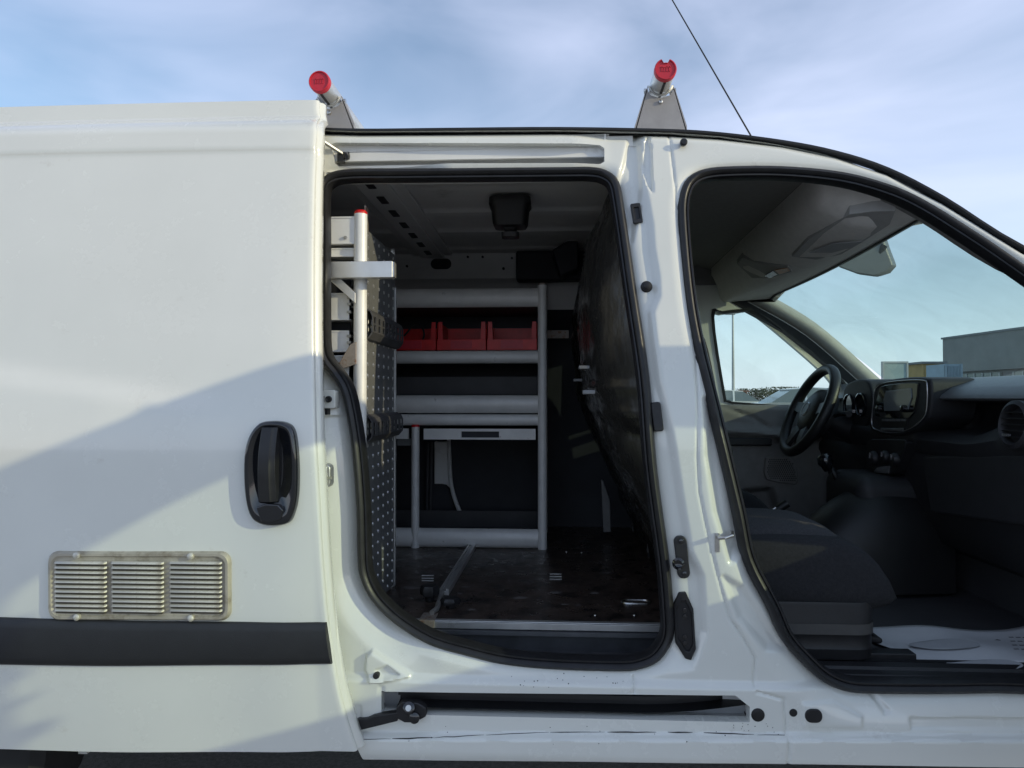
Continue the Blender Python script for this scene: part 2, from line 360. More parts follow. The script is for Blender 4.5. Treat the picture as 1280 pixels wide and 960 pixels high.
def low_building(name, u0, u1, v, Y, dp, m, label, cat, roof='concrete_grey', door=True):
    a = py_(u0, v, Y); b_ = py_(u1, v, Y)
    t = empty(name, ((a.x+b_.x)/2, Y + dp/2, 0), label, cat)
    MB().box((a.x, Y, 0), (b_.x, Y + dp, a.z - 0.15)).make('wall', m, t)
    MB().box((a.x - 0.2, Y - 0.2, a.z - 0.15), (b_.x + 0.2, Y + dp + 0.2, a.z)).make('roof', roof, t)
    if door:
        w = (b_.x - a.x)
        for k in range(3):
            c = a.x + w*(0.2 + 0.3*k); MB().box((c - w*0.07, Y - 0.06, 0.9), (c + w*0.07, Y - 0.004, min(2.0, a.z - 0.5))).make('window', 'hall_glass', t)
low_building('shed', 1154, 1179, 452, 52, 6, 'ochre', 'low ochre walled shed with flat roof beside the warehouse', 'shed')
def crate_stack():
    p = py_(1181, 455, 48); q = py_(1203, 455, 48)
    t = empty('shipping_container', ((p.x+q.x)/2, 49.2, 0), 'blue corrugated steel container standing in front of the warehouse', 'container')
    rows = []; n = 24; xs = [p.x + (q.x-p.x)*i/n for i in range(n+1)]
    b = MB(); b.box((p.x, 48.05, 0.1), (q.x, 50.4, p.z)); b.make('shell', 'blue_sheet', t)
    for i in range(0, n, 2):
        MB().box((xs[i], 47.99, 0.25), (xs[i+1], 48.047, p.z - 0.12)).make('rib', 'blue_sheet', t)
    for x in (p.x, q.x - 0.12): MB().box((x, 47.97, 0.0), (x + 0.12, 48.045, p.z + 0.02)).make('corner_post', 'blue_sheet', t)
crate_stack()
def billboard():
    a = py_(1105, 454, 40); b_ = py_(1133, 480, 40)
    t = empty('billboard', ((a.x+b_.x)/2, 40, 0), 'pale blue grey billboard on two posts across the car park', 'billboard')
    MB().box((a.x, 40, b_.z), (b_.x, 40.12, a.z)).make('board', 'sign_face', t)
    b = MB(); w = 0.1
    b.box((a.x-w, 39.95, a.z), (b_.x+w, 40.16, a.z+w)).box((a.x-w, 39.95, b_.z-w), (b_.x+w, 40.16, b_.z)).box((a.x-w, 39.95, b_.z), (a.x, 40.16, a.z)).box((b_.x, 39.95, b_.z), (b_.x+w, 40.16, a.z)); b.make('frame', 'pole_grey', t)
    for f in (0.2, 0.8):
        x = a.x + (b_.x-a.x)*f; MB().cyl((x, 40.25, 0), (x, 40.25, a.z - 0.1), 0.07, 10).make('post', 'pole_grey', t)
billboard()
def lamp_post():
    p = py_(916, 393, 46); t = empty('lamp_post', (p.x, 46, 0), 'tall thin grey lamp post with short arm seen through far side window', 'lamp post')
    MB().tube([(p.x, 46, 0), (p.x, 46, p.z*0.5), (p.x, 46, p.z)], [0.11, 0.085, 0.06], 10).make('pole', 'pole_grey', t)
    MB().cyl((p.x, 46, 0), (p.x, 46, 0.35), 0.17, 12).make('base', 'pole_grey', t)
    MB().box((p.x - 0.5, 45.9, p.z - 0.02), (p.x + 0.16, 46.1, p.z + 0.1)).make('lamp_head', 'pole_grey', t, bevel=0.03)
lamp_post()
low_building('brick_house', 893, 934, 488, 70, 8, 'brick_red', 'low reddish brick building far across the car park', 'house', 'roof_tile')
def car(x, y, paint, label, flip=1):
    t = empty('parked_car', (x, y, 0), label, 'car', 'cars parked across the lot')
    def P(a, b, c): return (x + a*flip, y + b, c)
    prof = [(-2.15, 0.32), (-2.18, 0.62), (-2.05, 0.86), (-1.2, 0.95), (1.0, 0.96), (1.95, 0.92), (2.1, 0.7), (2.1, 0.32)]
    rows = []
    for yy, s in ((-0.86, 0.0), (-0.88, 1.0), (-0.84, 1.0), (0.84, 1.0), (0.88, 1.0), (0.86, 0.0)):
        rows.append([P(a, yy if s else yy*0.97, c if s else min(c, 0.7)) for a, c in prof])
    b = MB(); b.grid(rows); b.add(rows[0], [tuple(range(8))]); b.add(rows[-1], [tuple(range(8))]); b.make('body', paint, t, smooth=50)
    gp = [(-1.25, 0.94), (-0.45, 1.42), (0.2, 1.48), (1.0, 1.44), (1.85, 0.95)]
    b = MB(); b.grid([[P(a, -0.80 + 0.16*(c-0.94)/0.5, c) for a, c in gp], [P(a, 0.80 - 0.16*(c-0.94)/0.5, c) for a, c in gp]])
    for sg in (-1, 1): b.add([P(a, sg*(0.80 - 0.16*(c-0.94)/0.5), c) for a, c in gp], [tuple(range(5))])
    g = b.make('greenhouse', 'car_glass', t, smooth=50)
    b = MB(); b.prism([P(-0.5, -0.66, 1.425), P(0.2, -0.66, 1.488), P(1.02, -0.66, 1.445), P(0.98, -0.66, 1.40), P(0.2, -0.66, 1.44), P(-0.5, -0.66, 1.39)], (0, 1.32, 0)); b.make('roof', paint, t, bevel=0.02)
    for a in (-0.02, 0.98): MB().prism([P(a-0.04, -0.81, 0.95), P(a+0.04, -0.81, 0.95), P(a+0.02, -0.66, 1.44), P(a-0.06, -0.66, 1.44)], (0, 0.01, 0)).make('pillar', paint, t)
    for a in (-1.32, 1.30):
        for sg in (-1, 1):
            w = MB().lathe([(0.31, -0.1), (0.33, -0.06), (0.33, 0.06), (0.31, 0.1)], P(a, sg*0.79, 0.33), (0, 1, 0), 20).make('wheel', 'tyre', t)
            MB().lathe([(0.2, -0.006), (0.19, 0.012), (0.05, 0.02)], P(a, sg*0.89, 0.33), (0, sg, 0), 16).make('rim', 'badge', w)
    for sg in (-1, 1): MB().box(P(-2.17 if flip > 0 else -2.12, sg*0.62 - 0.14, 0.66), P(-2.12 if flip > 0 else -2.17, sg*0.62 + 0.14, 0.8)).make('headlight', 'badge', t)
q = py_(985, 497, 24.5); car(q.x + 0.4, 24.5, 'car_silver', 'silver hatchback car parked beyond the driver side window')
q = py_(938, 497, 33); car(q.x - 1.0, 33, 'car_white', 'white hatchback car parked farther back near the brick building', -1)
q = py_(1040, 497, 30); car(q.x + 3.0, 30, 'car_white', 'white hatchback car parked between silver car and billboard')
def tree(u, v, Y, wid, label, seed):
    rn = random.Random(seed); p = py_(u, v, Y); h = p.z
    t = empty('tree', (p.x, Y, 0), label, 'tree', 'trees along the far edge of the car park')
    b = MB(); b.tube([(p.x, Y, 0), (p.x + 0.1, Y, h*0.35), (p.x, Y, h*0.75)], [0.16, 0.11, 0.04], 7)
    for k in range(5):
        a = rn.random()*6.28; b.tube([(p.x, Y, h*0.35), (p.x + math.cos(a)*wid*0.4, Y + math.sin(a)*wid*0.4, h*(0.6 + 0.2*rn.random()))], [0.07, 0.02], 5)
    b.make('trunk', 'bark', t)
    b = MB()
    cl = [(rn.uniform(-1, 1)*wid*0.42, rn.uniform(-1, 1)*wid*0.42, h*rn.uniform(0.42, 0.92)) for _ in range(14)]
    for _ in range(1500):
        c = rn.choice(cl); r = wid*0.2
        q = Vector((p.x + c[0] + rn.gauss(0, r*0.5), Y + c[1] + rn.gauss(0, r*0.5), min(c[2] + rn.gauss(0, r*0.45), h)))
        a = Vector((rn.gauss(0, 1), rn.gauss(0, 1), rn.gauss(0, 1))).normalized(); e = a.orthogonal().normalized(); s = rn.uniform(0.06, 0.13)
        b.add([q + e*s, q + a.cross(e)*s*0.6, q - e*s, q - a.cross(e)*s*0.6], [(0, 1, 2, 3)])
    b.make('crown', 'leaf', t, smooth=0)
for i, (u, v, Y, w, l) in enumerate([(944, 486, 84, 3.2, 'small rounded bare looking tree right of the brick building'), (962, 488, 88, 4.5, 'broad low bushy tree on the horizon behind the silver car'), (980, 484, 86, 4.2, 'taller bushy tree on the horizon behind the silver car'), (997, 488, 90, 4.6, 'bushy tree on the horizon hidden partly by the steering wheel'), (1020, 487, 88, 4.4, 'bushy tree on the horizon behind the steering wheel rim'), (886, 484, 80, 3.6, 'bushy tree at the left end of the brick building')]):
    tree(u, v, Y, w, l, 40 + i)

# ------------------------------------------------------------------ the van
van = empty('panel_van', (0.1, 0.86, 0), 'white panel van with its side sliding door and front door open', 'van')
YF = 1.78                                                # outer skin of the far side
HX = 1.42                                                # front door hinge line
def w2(l): return [(p.x, p.z) for p in l]
load_px = [(395, 300), (395, 240), (400, 224), (414, 214), (440, 210.5), (492, 210), (600, 209), (700, 208), (740, 208), (760, 213), (773, 226), (780, 260), (794.5, 360), (811, 470), (820, 580), (836, 700), (842, 770), (842, 795), (836, 812), (822, 829), (800, 838), (774, 840.5), (692, 838), (630, 832), (583, 821), (536, 807), (492, 780), (464, 752), (450, 724), (446.5, 697), (445, 635), (439, 560), (431, 510), (424, 485), (412, 467), (401, 453), (395.5, 435), (394.5, 400)]
LOAD = [tuple(p) for p in catmull(w2([pj(*p) for p in load_px]), 4)]
cab_px = [(849.5, 262), (852, 240), (860, 223), (877, 212), (909, 207.5), (977, 207), (1046, 213), (1098, 225), (1149, 245), (1218, 287), (1280, 329)]
cab_lo = [(1280, 868.5), (1180, 868.5), (1095, 868), (1060, 865), (1032, 853), (1008, 832), (981, 801), (963, 761), (933, 702), (920, 641), (901, 561), (881, 480), (871, 440), (862, 395), (856, 350), (851.5, 300)]
CABP = w2([pj(*p) for p in cab_px]) + [(1.28, 1.235), (1.365, 1.13), (1.385, 1.04), (1.375, 0.80), (1.37, 0.55), (1.34, 0.475), (1.27, 0.463)] + w2([pj(*p) for p in cab_lo])
CAB = [tuple(p) for p in catmull(CABP, 4)]
top_px = [(380, 160), (450, 162.5), (560, 161.5), (700, 160.5), (835, 163), (900, 167), (980, 177), (1045, 190), (1110, 211), (1180, 247), (1280, 309)]
TOP = w2([pj(*p) for p in top_px]) + [(1.32, 1.33), (1.48, 1.21), (1.62, 1.10)]
TOPS = [tuple(p) for p in catmull(TOP, 4, closed=False)]
OUT = [(-0.64, TOP[0][1])] + TOPS + [(1.62, 0.95), (1.52, 0.90), (1.47, 0.7), (1.45, pj(1280, 946).z), (0.4, pj(900, 944).z), (-0.42, pj(450, 942).z), (-0.45, 0.40), (-0.64, 0.40)]
def J(*l): return w2([pj(u, v) for u, v in l])
SLOT_LO = J((478, 861.5), (700, 864), (917, 866), (935, 880), (935, 899), (700, 894), (478, 889))
SLOT_UP = J((413, 180), (420, 178), (750, 179.5), (756, 183), (756, 200), (750, 203), (420, 204), (415, 200))
RIDGE = J((800, 120), (803, 165), (806, 240), (813, 280), (815, 310), (821, 345), (822, 370), (814, 390), (817, 420), (825, 480), (838, 540), (850, 620), (862, 690), (876, 720), (881, 790), (866, 836), (800, 855))
SEAM1 = J((836, 160), (842, 215), (854, 310), (866, 400), (871, 450), (872.5, 505), (871.5, 572), (874, 615), (882, 655), (895, 712), (905, 749), (913, 774), (930, 799), (944, 824), (942, 856))
SEAM2 = J((944, 862), (977, 871), (979, 890), (981, 915), (978, 960))
SEAM3 = J((357 * 0.3125 + 680, 846), (357 * 0.3125 + 680, 863))
CREASE = [pj(450, 911).z, pj(1280, 912).z]
EMB = [  # (outline, depth, edge width): pressings in the jamb
    (J((768, 243), (781, 200), (788, 168), (797, 166), (801, 200), (800, 262), (790, 300), (781, 262)), 0.012, 0.016),
    (J((804, 212), (807, 176), (811, 168), (815, 190), (816, 240), (810, 232)), 0.010, 0.006),
    (J((1001, 876), (1040, 875), (1075, 893), (1074, 906), (1001, 905)), -0.005, 0.006),
    (J((1135, 895), (1400, 896), (1400, 909), (1135, 908)), 0.006, 0.006),
    (J((459, 818), (466, 813), (514, 843), (512, 845), (476, 850), (464, 850), (457, 836)), -0.012, 0.008),
    (J((470, 836), (485, 830), (500, 842), (480, 846)), 0.008, 0.006),
    (J((380, 488), (421, 488), (423, 492), (423, 520), (380, 520)), -0.008, 0.005),
    (J((884, 500), (900, 520), (926, 640), (930, 690), (915, 700), (896, 640), (886, 570)), 0.020, 0.030),
    (J((905, 722), (930, 735), (968, 790), (985, 815), (960, 812), (925, 772)), 0.012, 0.022),
    (J((1088, 868), (1096, 868), (1112, 888), (1104, 890)), 0.006, 0.006),
    (J((475, 855), (482, 855), (482, 893), (475, 893)), 0.003, 0.004),
    (J((450, 880), (454, 880), (453, 905), (450, 905)), 0.003, 0.003),
]
def yjamb(X, Z):
    Y = ybase(Z).copy()
    dl = sdpoly(X, Z, LOAD); dc = sdpoly(X, Z, CAB)
    left = sstep((-0.24 - X) / 0.16)
    Y += 0.010 * np.clip(1 - dl / 0.030, 0, 1.2) ** 2
    Y += left * 0.045 * np.clip(1 - dl / 0.085, 0, 1) ** 1.6
    Y += 0.008 * np.clip(1 - dc / 0.028, 0, 1.2) ** 2
    corner = sstep((X - 0.36) / 0.1) * sstep((0.98 - Z) / 0.15)
    Y += corner * 0.022 * np.clip(1 - dc / 0.07, 0, 1) ** 1.5
    d, s = sdline(X, Z, RIDGE)                             # strip of the pillar next to the seal lies deeper
    m = sstep(0.5 + np.where(X < RIDGE[-3][0] + 0.05, -s * d, -0.1) / 0.022)
    Y += 0.013 * m * sstep((X - 0.05) / 0.1) * sstep((Z - 0.50) / 0.06)
    for sm in (SEAM1, SEAM2, SEAM3):
        d, s = sdline(X, Z, sm); Y += 0.0045 * np.exp(-(d / 0.0026) ** 2)
    cz = CREASE[0] + (CREASE[1] - CREASE[0]) * np.clip((X + 0.4) / 1.5, 0, 1)
    Y -= 0.020 * sstep((cz + 0.002 - Z) / 0.012)           # outer sill stands proud
    Y += 0.02 * np.clip((0.345 - Z) / 0.045, 0, 1) ** 2
    Y -= 0.014 * sstep((pj(700, 846).z - Z) / 0.016)       # ledge over the lower rail
    Y += 0.04 * np.clip((Z - (np.interp(X, [t[0] for t in TOP], [t[1] for t in TOP]) - 0.028)) / 0.03, 0, 1) ** 2
    for poly, dep, w in EMB: Y += dep * sstep(0.5 - sdpoly(X, Z, poly) / w)
    Y += 0.0012 * np.sin(X * 9 + Z * 5) * np.sin(Z * 7 - X * 3)
    return Y
jamb = sheet('side_frame', -0.64, 1.63, 0.29, 1.83, 0.0034, yjamb, OUT, [LOAD, CAB, SLOT_LO, SLOT_UP], 'paint', van, lip=0.03)
jamb['label'] = 'white painted door frame with pressed pillar and sill'
def yj1(x, z): return float(yjamb(np.array([[float(x)]]), np.array([[float(z)]]))[0, 0])
def pjj(u, v, out=0.0):
    p = pj(u, v); return Vector((p.x, yj1(p.x, p.z) - out, p.z))

# rubber seals swept round the two openings
def seal(name, path, prof, yoff=0.0, samp=None):
    P = []; acc = np.array(path + [path[0]]); seg = np.hypot(*np.diff(acc, axis=0).T); cum = np.concatenate([[0], np.cumsum(seg)]); n = samp or 260
    for t in np.linspace(0, cum[-1], n, endpoint=False): P.append((np.interp(t, cum, acc[:, 0]), np.interp(t, cum, acc[:, 1])))
    P = np.array(P); T = np.roll(P, -1, 0) - np.roll(P, 1, 0); T /= np.linalg.norm(T, axis=1)[:, None]
    area = np.sum(P[:, 0]*np.roll(P[:, 1], -1) - np.roll(P[:, 0], -1)*P[:, 1])
    N = np.stack([-T[:, 1], T[:, 0]], 1) * (1 if area > 0 else -1)          # inward
    yy = ybase(P[:, 1])
    b = MB(); b.sweep([(p[0], y + yoff, p[1]) for p, y in zip(P, yy)], prof, lambda i: (Vector((N[i][0], 0, N[i][1])), Vector((0, 1, 0))), closed=True)
    return b.make(name, 'rubber', van, smooth=60)
seal_prof = [(-0.004, 0.012), (-0.003, 0.0), (0.002, -0.010), (0.008, -0.014), (0.014, -0.011), (0.017, -0.003), (0.0185, -0.006), (0.022, -0.006), (0.0245, 0.0), (0.0245, 0.03), (0.010, 0.034), (-0.002, 0.034)]
seal('load_door_seal', LOAD, seal_prof, 0.012)
seal('front_door_seal', CAB, seal_prof, 0.010)
# black moulding along the roof edge
T3 = [Vector((x, float(ybase(z)) + 0.012, z)) for x, z in TOPS]
b = MB(); b.sweep(T3, [(-0.004, -0.008), (-0.003, -0.014), (0.002, -0.014), (0.005, -0.008), (0.005, 0.012), (-0.004, 0.02)], lambda i: ((T3[min(i+1, len(T3)-1)] - T3[max(i-1, 0)]).normalized().cross(Vector((0, 1, 0))) * -1, Vector((0, 1, 0))))
b.make('roof_moulding', 'rubber', van, smooth=50)

# roof, far side, rear, floor pan: closes the body
def roofz(x, y):
    e = np.interp(x, [t[0] for t in TOP], [t[1] for t in TOP]) if x > -0.6 else TOP[0][1]
    s = (y - 0.15) / (YF - 0.2 - 0.15); return e - 0.004 + 0.06 * (1 - (2*s - 1)**2)
xs = list(np.linspace(-2.28, -0.6, 12)) + list(np.linspace(-0.55, 0.83, 24))
ys = list(np.linspace(0.13, YF - 0.18, 17))
b = MB(); b.grid([[(x, y, roofz(x, y)) for y in ys] for x in xs]); b.make('roof_panel', 'paint', van, smooth=60)
def quarter(name, y_out, sgn, holes, x0=-2.30, x1=-0.60, outer=None):
    def yq(X, Z):
        t = ybase(Z) - 0.05
        t = t + 0.07*np.clip((Z - 1.70)/0.09, 0, 1)**2 + 0.04*np.clip((0.5 - Z)/0.2, 0, 1)**2 + 0.10*np.clip((-2.18 - X)/0.12, 0, 1)**2
        return t if sgn > 0 else (YF - 0.05 - t)
    out = outer or [(x0, 0.36), (x0, 1.70), (x0 + 0.06, 1.80), (x1, TOP[0][1] + 0.01), (x1, 0.385), (-1.12, 0.385)] + [(-1.49 + 0.36*math.cos(a), 0.34 + 0.37*math.sin(a)) for a in np.linspace(0, math.pi, 14)] + [(-1.9, 0.33)]
    return sheet(name, x0 - 0.01, max(q[0] for q in out) + 0.01, 0.28, 1.84, 0.012, yq, out, holes, 'paint', van, lip=0.03 * sgn)
quarter('rear_side_panel', 0, 1, [])
# far side: rear panel, driver door with window
FW = w2([py_(u, v, 1.60) for u, v in [(891.5, 396), (905, 391), (930, 388.5), (947, 390), (1000, 430), (1045, 468), (1062, 492), (1060, 508), (998, 508), (930, 504), (910, 501), (905, 490)]])
FWS = [tuple(p) for p in catmull(FW, 4)]
far_out = [(-2.30, 0.36), (-2.30, 1.70), (-2.24, 1.80), (0.56, 1.80)] + [(x, z) for x, z in TOP if x > 0.6] + [(1.62, 0.95), (1.52, 0.90), (1.45, 0.30), (-1.12, 0.30)] + [(-1.49 + 0.36*math.cos(a), 0.34 + 0.37*math.sin(a)) for a in np.linspace(0, math.pi, 14)] + [(-1.9, 0.33)]
quarter('far_side_panel', YF, -1, [FWS], outer=far_out)
MB().box((-2.30, 0.06, 0.36), (-2.26, 0.86, 1.80)).make('rear_door', 'paint', van, bevel=0.01)
MB().box((-2.30, 0.868, 0.36), (-2.26, 1.70, 1.80)).make('rear_door', 'paint', van, bevel=0.01)
MB().box((-2.27, 0.03, 0.305), (1.45, YF - 0.07, 0.335)).make('floor_pan', 'dark_grey', van)
# bonnet, nose, wheels: out of the picture but part of the vehicle
rows = []
for y, k in ((0.0, 0.0), (0.04, 0.7), (0.14, 0.95), (0.5, 1.0), (0.86, 1.02), (1.22, 1.0), (1.58, 0.95), (1.68, 0.7), (1.72, 0.0)):
    rows.append([(1.50, y, 0.34), (1.50, y, 0.62 + 0.3*k), (1.55, y, 0.72 + 0.38*k), (1.85, y, 0.70 + 0.36*k), (2.15, y, 0.68 + 0.28*k), (2.36 + 0.04*k, y, 0.60 + 0.16*k), (2.38 + 0.06*k, y, 0.45), (2.34 + 0.06*k, y, 0.26)])
b = MB(); b.grid(rows); b.add(rows[0], [tuple(range(8))]); b.add(rows[-1], [tuple(range(8))]); b.make('bonnet', 'paint', van, smooth=60)
def wheel(x, y, sg):
    w = MB().lathe([(0.20, -0.10), (0.285, -0.105), (0.31, -0.085), (0.317, -0.04), (0.317, 0.04), (0.31, 0.085), (0.285, 0.105), (0.20, 0.10)], (x, y, 0.317), (0, 1, 0), 40).make('wheel', 'tyre', van)
    MB().lathe([(0.205, -0.02), (0.21, 0.09), (0.19, 0.085), (0.12, 0.06), (0.06, 0.085), (0.03, 0.09)], (x, y, 0.317), (0, sg, 0), 30).make('rim', 'badge', w)
for x in (-1.49, 1.72):
    for y, sg in ((0.10, -1), (YF - 0.16, 1)): wheel(x, y, sg)
p0 = py_(27, 948, 0.10); p1 = py_(80, 948, 0.10)
MB().box((p0.x, 0.09, 0.245), (p1.x, 0.12, 0.40)).make('low_pale_panel', 'paint', van)  # pale pieces set low behind the sliding door
p0 = py_(101, 948, 0.12); p1 = py_(112, 948, 0.12)
MB().box((p0.x, 0.11, 0.24), (p1.x, 0.14, 0.40)).make('low_pale_tab', 'paint', van)

# guide rails in the two slots
def rail_slot(name, poly, dp, matn, ext=0.012):
    xs = [p[0] for p in poly]; zs = [p[1] for p in poly]; y0 = yj1(np.mean(xs), max(zs) + 0.004)
    return min(xs) - ext, max(xs) + ext, min(zs) - ext, max(zs) + ext, y0, y0 + dp
x0, x1, z0, z1, y0, y1 = rail_slot('upper', SLOT_UP, 0.05, 'alu_white')
prof = [(y0+0.012, z1), (y1, z1-0.006), (y1, z0+0.036), (y1-0.014, z0+0.032), (y1-0.014, z0+0.022), (y1-0.004, z0+0.018), (y1-0.004, z0+0.008), (y0+0.012, z0+0.010)]
nst = 26
rows = []
for i in range(nst + 1):
    t = i / nst; x = x0 + (x1 - x0)*t; bend = 0.028*max(0, (t - 0.62)/0.38)**2
    rows.append([(x, yy + (bend if 0 < k < 6 else 0), zz - (0.006*max(0, (t-0.62)/0.38) if 0 < k < 6 else 0)) for k, (yy, zz) in enumerate(prof)])
b = MB(); b.grid(rows); b.make('upper_guide_rail', 'alu_white', van, smooth=30)
MB().box((x0, y1 + 0.032, z0), (x1, y1 + 0.036, z1)).box((x1 - 0.012, y0 + 0.01, z0), (x1 - 0.008, y1 + 0.035, z1)).make('rail_backing', 'paint_in', van)
x0, x1, z0, z1, y0, y1 = rail_slot('lower', SLOT_LO, 0.09, 'black')
b = MB()
b.box((x0, y1, z0 - 0.01), (x1, y1 + 0.004, z1 + 0.01)).box((x0, y0 + 0.012, z0 - 0.012), (x1, y1, z0 - 0.006)).box((x0, y0 + 0.012, z1 + 0.004), (x1, y1, z1 + 0.008))
b.box((x1, y0 + 0.012, z0), (x1 + 0.004, y1, z1)).box((x0 - 0.004, y0 + 0.012, z0), (x0, y1, z1))
b.make('lower_rail_channel', 'paint_in', van)
rows = []
prof = [(0.020, 0.004), (0.020, 0.0), (0.055, -0.002), (0.060, -0.016), (0.034, -0.020), (0.034, -0.030), (0.056, -0.034), (0.056, -0.048), (0.016, -0.050)]
xa, xb = pj(496, 880).x, x1
for i in range(31):
    t = i/30; x = xa + (xb - xa)*t; bend = 0.055*max(0, (t - 0.70)/0.30)**1.6
    rows.append([(x, y0 + a + bend - 0.004, z1 - 0.012 + c*0.95) for a, c in prof])
b = MB(); b.grid(rows); b.make('lower_guide_rail', 'black_plastic', van, smooth=30)

# fittings on the frame
def disc(u, v, r, m, name, out=0.004, parent=van, prof=None, y=None):
    c = pjj(u, v, -0.001); c2 = c
    pr = prof or [(r, -0.003), (r, out*0.6), (r*0.85, out), (r*0.3, out)]
    return MB().lathe(pr, c2, (0, -1, 0), 20).make(name, m, parent)
for u, v, r in ((945, 890, 0.0145), (989, 887.5, 0.0085)): disc(u, v, r, 'rubber', 'hole_plug', 0.003)
c = pjj(1013, 890, 0.0); MB().prism([(c.x + a, c.y + 0.004, c.z + b_) for a, b_ in rrect(0.036, 0.029, 0.013)], (0, -0.008, 0)).make('hole_plug', 'rubber', van, bevel=0.002)
disc(853.5, 180, 0.0075, 'rubber', 'buffer_knob', prof=[(0.005, -0.004), (0.005, 0.006), (0.0085, 0.008), (0.009, 0.016), (0.006, 0.019)])
disc(809, 357.5, 0.0125, 'rubber', 'rubber_buffer', prof=[(0.0135, -0.004), (0.0135, 0.004), (0.011, 0.005), (0.011, 0.011), (0.007, 0.012), (0.007, 0.017), (0.003, 0.018)])
disc(472, 842, 0.0075, 'black_plastic', 'frame_bolt', prof=[(0.0075, -0.012), (0.0075, 0.004), (0.006, 0.007), (0.003, 0.0075)])
def plate(name, u, v, wpx, hpx, r, m, out=0.008, tilt=0.0, hole=None, par=van):
    c = pjj(u, v); D = c.y + 1.6; w, h = wpx*D/F_PX, hpx*D/F_PX
    ca, sa = math.cos(R(tilt)), math.sin(R(tilt)); slope = (float(ybase(c.z + 0.05)) - float(ybase(c.z - 0.05)))/0.1
    offs = [yj1(c.x + a*ca - e*sa, c.z + a*sa + e*ca) - slope*(a*sa + e*ca) for a, e in rrect(w, h, r, 1)]; c.y = min(offs + [c.y])
    def T(a, b_, o): x, z = a*ca - b_*sa, a*sa + b_*ca; return Vector((c.x + x, c.y + slope*z - o, c.z + z))
    pl = rrect(w, h, r)
    if hole:
        q = rrect(w*hole, h*hole if hole > 0.6 else h*0.6, r*0.6); n = len(pl); b = MB()
        for o0, ring in ((0, 0), ):
            A = [T(a, b_, -0.004) for a, b_ in pl]; B = [T(a, b_, out) for a, b_ in pl]; C = [T(a, b_, out) for a, b_ in q]; Dd = [T(a, b_, 0.0012) for a, b_ in q]
            b.grid([A + A[:1], B + B[:1], C + C[:1], Dd + Dd[:1]]); b.add(Dd, [tuple(range(n))])
        return b.make(name, m, par, smooth=40, bevel=0.0015), T
    b = MB(); b.prism([T(a, b_, -0.006) for a, b_ in pl], (0, -out - 0.006, 0)); return b.make(name, m, par, bevel=min(0.003, out*0.4)), T
plate('latch_socket', 796.5, 265, 12, 26, 0.003, 'rubber', 0.005, 7, hole=0.55)
plate('edge_clip', 822, 521, 12, 36, 0.006, 'rubber', 0.012, 6)
pl, T = plate('striker_plate', 853, 697, 15, 52, 0.012, 'black_plastic', 0.006, 6)
MB().lathe([(0.009, 0), (0.009, 0.006), (0.0125, 0.008), (0.0135, 0.018), (0.009, 0.022), (0.008, 0.015), (0.003, 0.013)], T(-0.008, -0.010, 0.004), (-0.25, -1, 0), 20).make('striker_peg', 'gloss_black', pl)
for s in (-1, 1): MB().lathe([(0.0055, 0), (0.0055, 0.003), (0.003, 0.004)], T(0.001, s*0.036, 0.006), (0, -1, 0), 12).make('screw', 'gloss_black', pl)
c = pjj(856, 783)
pts = [(843.5, 757), (850, 742), (858, 741), (867.5, 762), (870.5, 812), (864, 826), (857, 824), (845.5, 806)]
outl = [pjj(u, v) for u, v in pts]; cen = sum(outl, Vector())/len(outl)
inn = [cen + (p - cen)*0.74 for p in outl]
b = MB(); n = len(outl)
b.grid([[p + Vector((0, 0.006, 0)) for p in outl + outl[:1]], [p + Vector((0, -0.008, 0)) for p in outl + outl[:1]], [p + Vector((0, -0.009, 0)) for p in inn + inn[:1]], [p + Vector((0, -0.0015, 0)) for p in inn + inn[:1]]])
b.add([p + Vector((0, -0.0015, 0)) for p in inn], [tuple(range(n))])
so = b.make('contact_socket', 'rubber', van, bevel=0.002)
for f in (0.62, 0.36, -0.45, -0.7): 
    q = cen + Vector((0.0, -0.003, f*0.055)); MB().lathe([(0.005, -0.012), (0.005, 0.003), (0.002, 0.0035)], q, (0, -1, 0), 12).make('contact_pin', 'gloss_black', so)
# front door striker pin
c = pjj(899, 675)
b = MB(); b.tube([c + Vector((-0.004, 0.01, 0.01)), c + Vector((-0.004, -0.02, 0.008)), c + Vector((0.006, -0.026, 0.010)), c + Vector((0.022, -0.024, 0.014)), c + Vector((0.03, 0.01, 0.016))], 0.0042, 8)
b.box(c + Vector((-0.010, -0.004, -0.026)), c + Vector((0.0, 0.008, 0.016))); b.make('door_striker', 'steel', van, bevel=0.001)
# rear latch and bracket on the frame by the sliding door
c = pjj(408, 499); c.y -= 0.02; MB().prism([(c.x + a, c.y + 0.03, c.z + b_) for a, b_ in rrect(0.050, 0.042, 0.005)], (0, -0.034, 0)).make('stop_bracket', 'paint', van, bevel=0.002)
yb_ = c.y - 0.005; c = py_(411, 499, yb_); MB().lathe([(0.0075, -0.002), (0.0075, 0.004), (0.006, 0.005), (0.003, 0.002)], c, (0, -1, 0), 16).make('bracket_bolt', 'black_plastic', van)
c = py_(402, 514.5, yb_); MB().box((c.x - 0.02, c.y - 0.002, c.z - 0.007), (c.x + 0.014, c.y + 0.02, c.z + 0.007)).make('bracket_slot', 'rubber', van)
c = pjj(409, 594, 0.0); c = py_(407, 594, c.y - 0.022); l = MB().prism([(c.x + a, c.y + 0.01, c.z + b_) for a, b_ in rrect(0.034, 0.054, 0.012)], (0, -0.03, 0)).make('latch', 'galv', van, bevel=0.004)
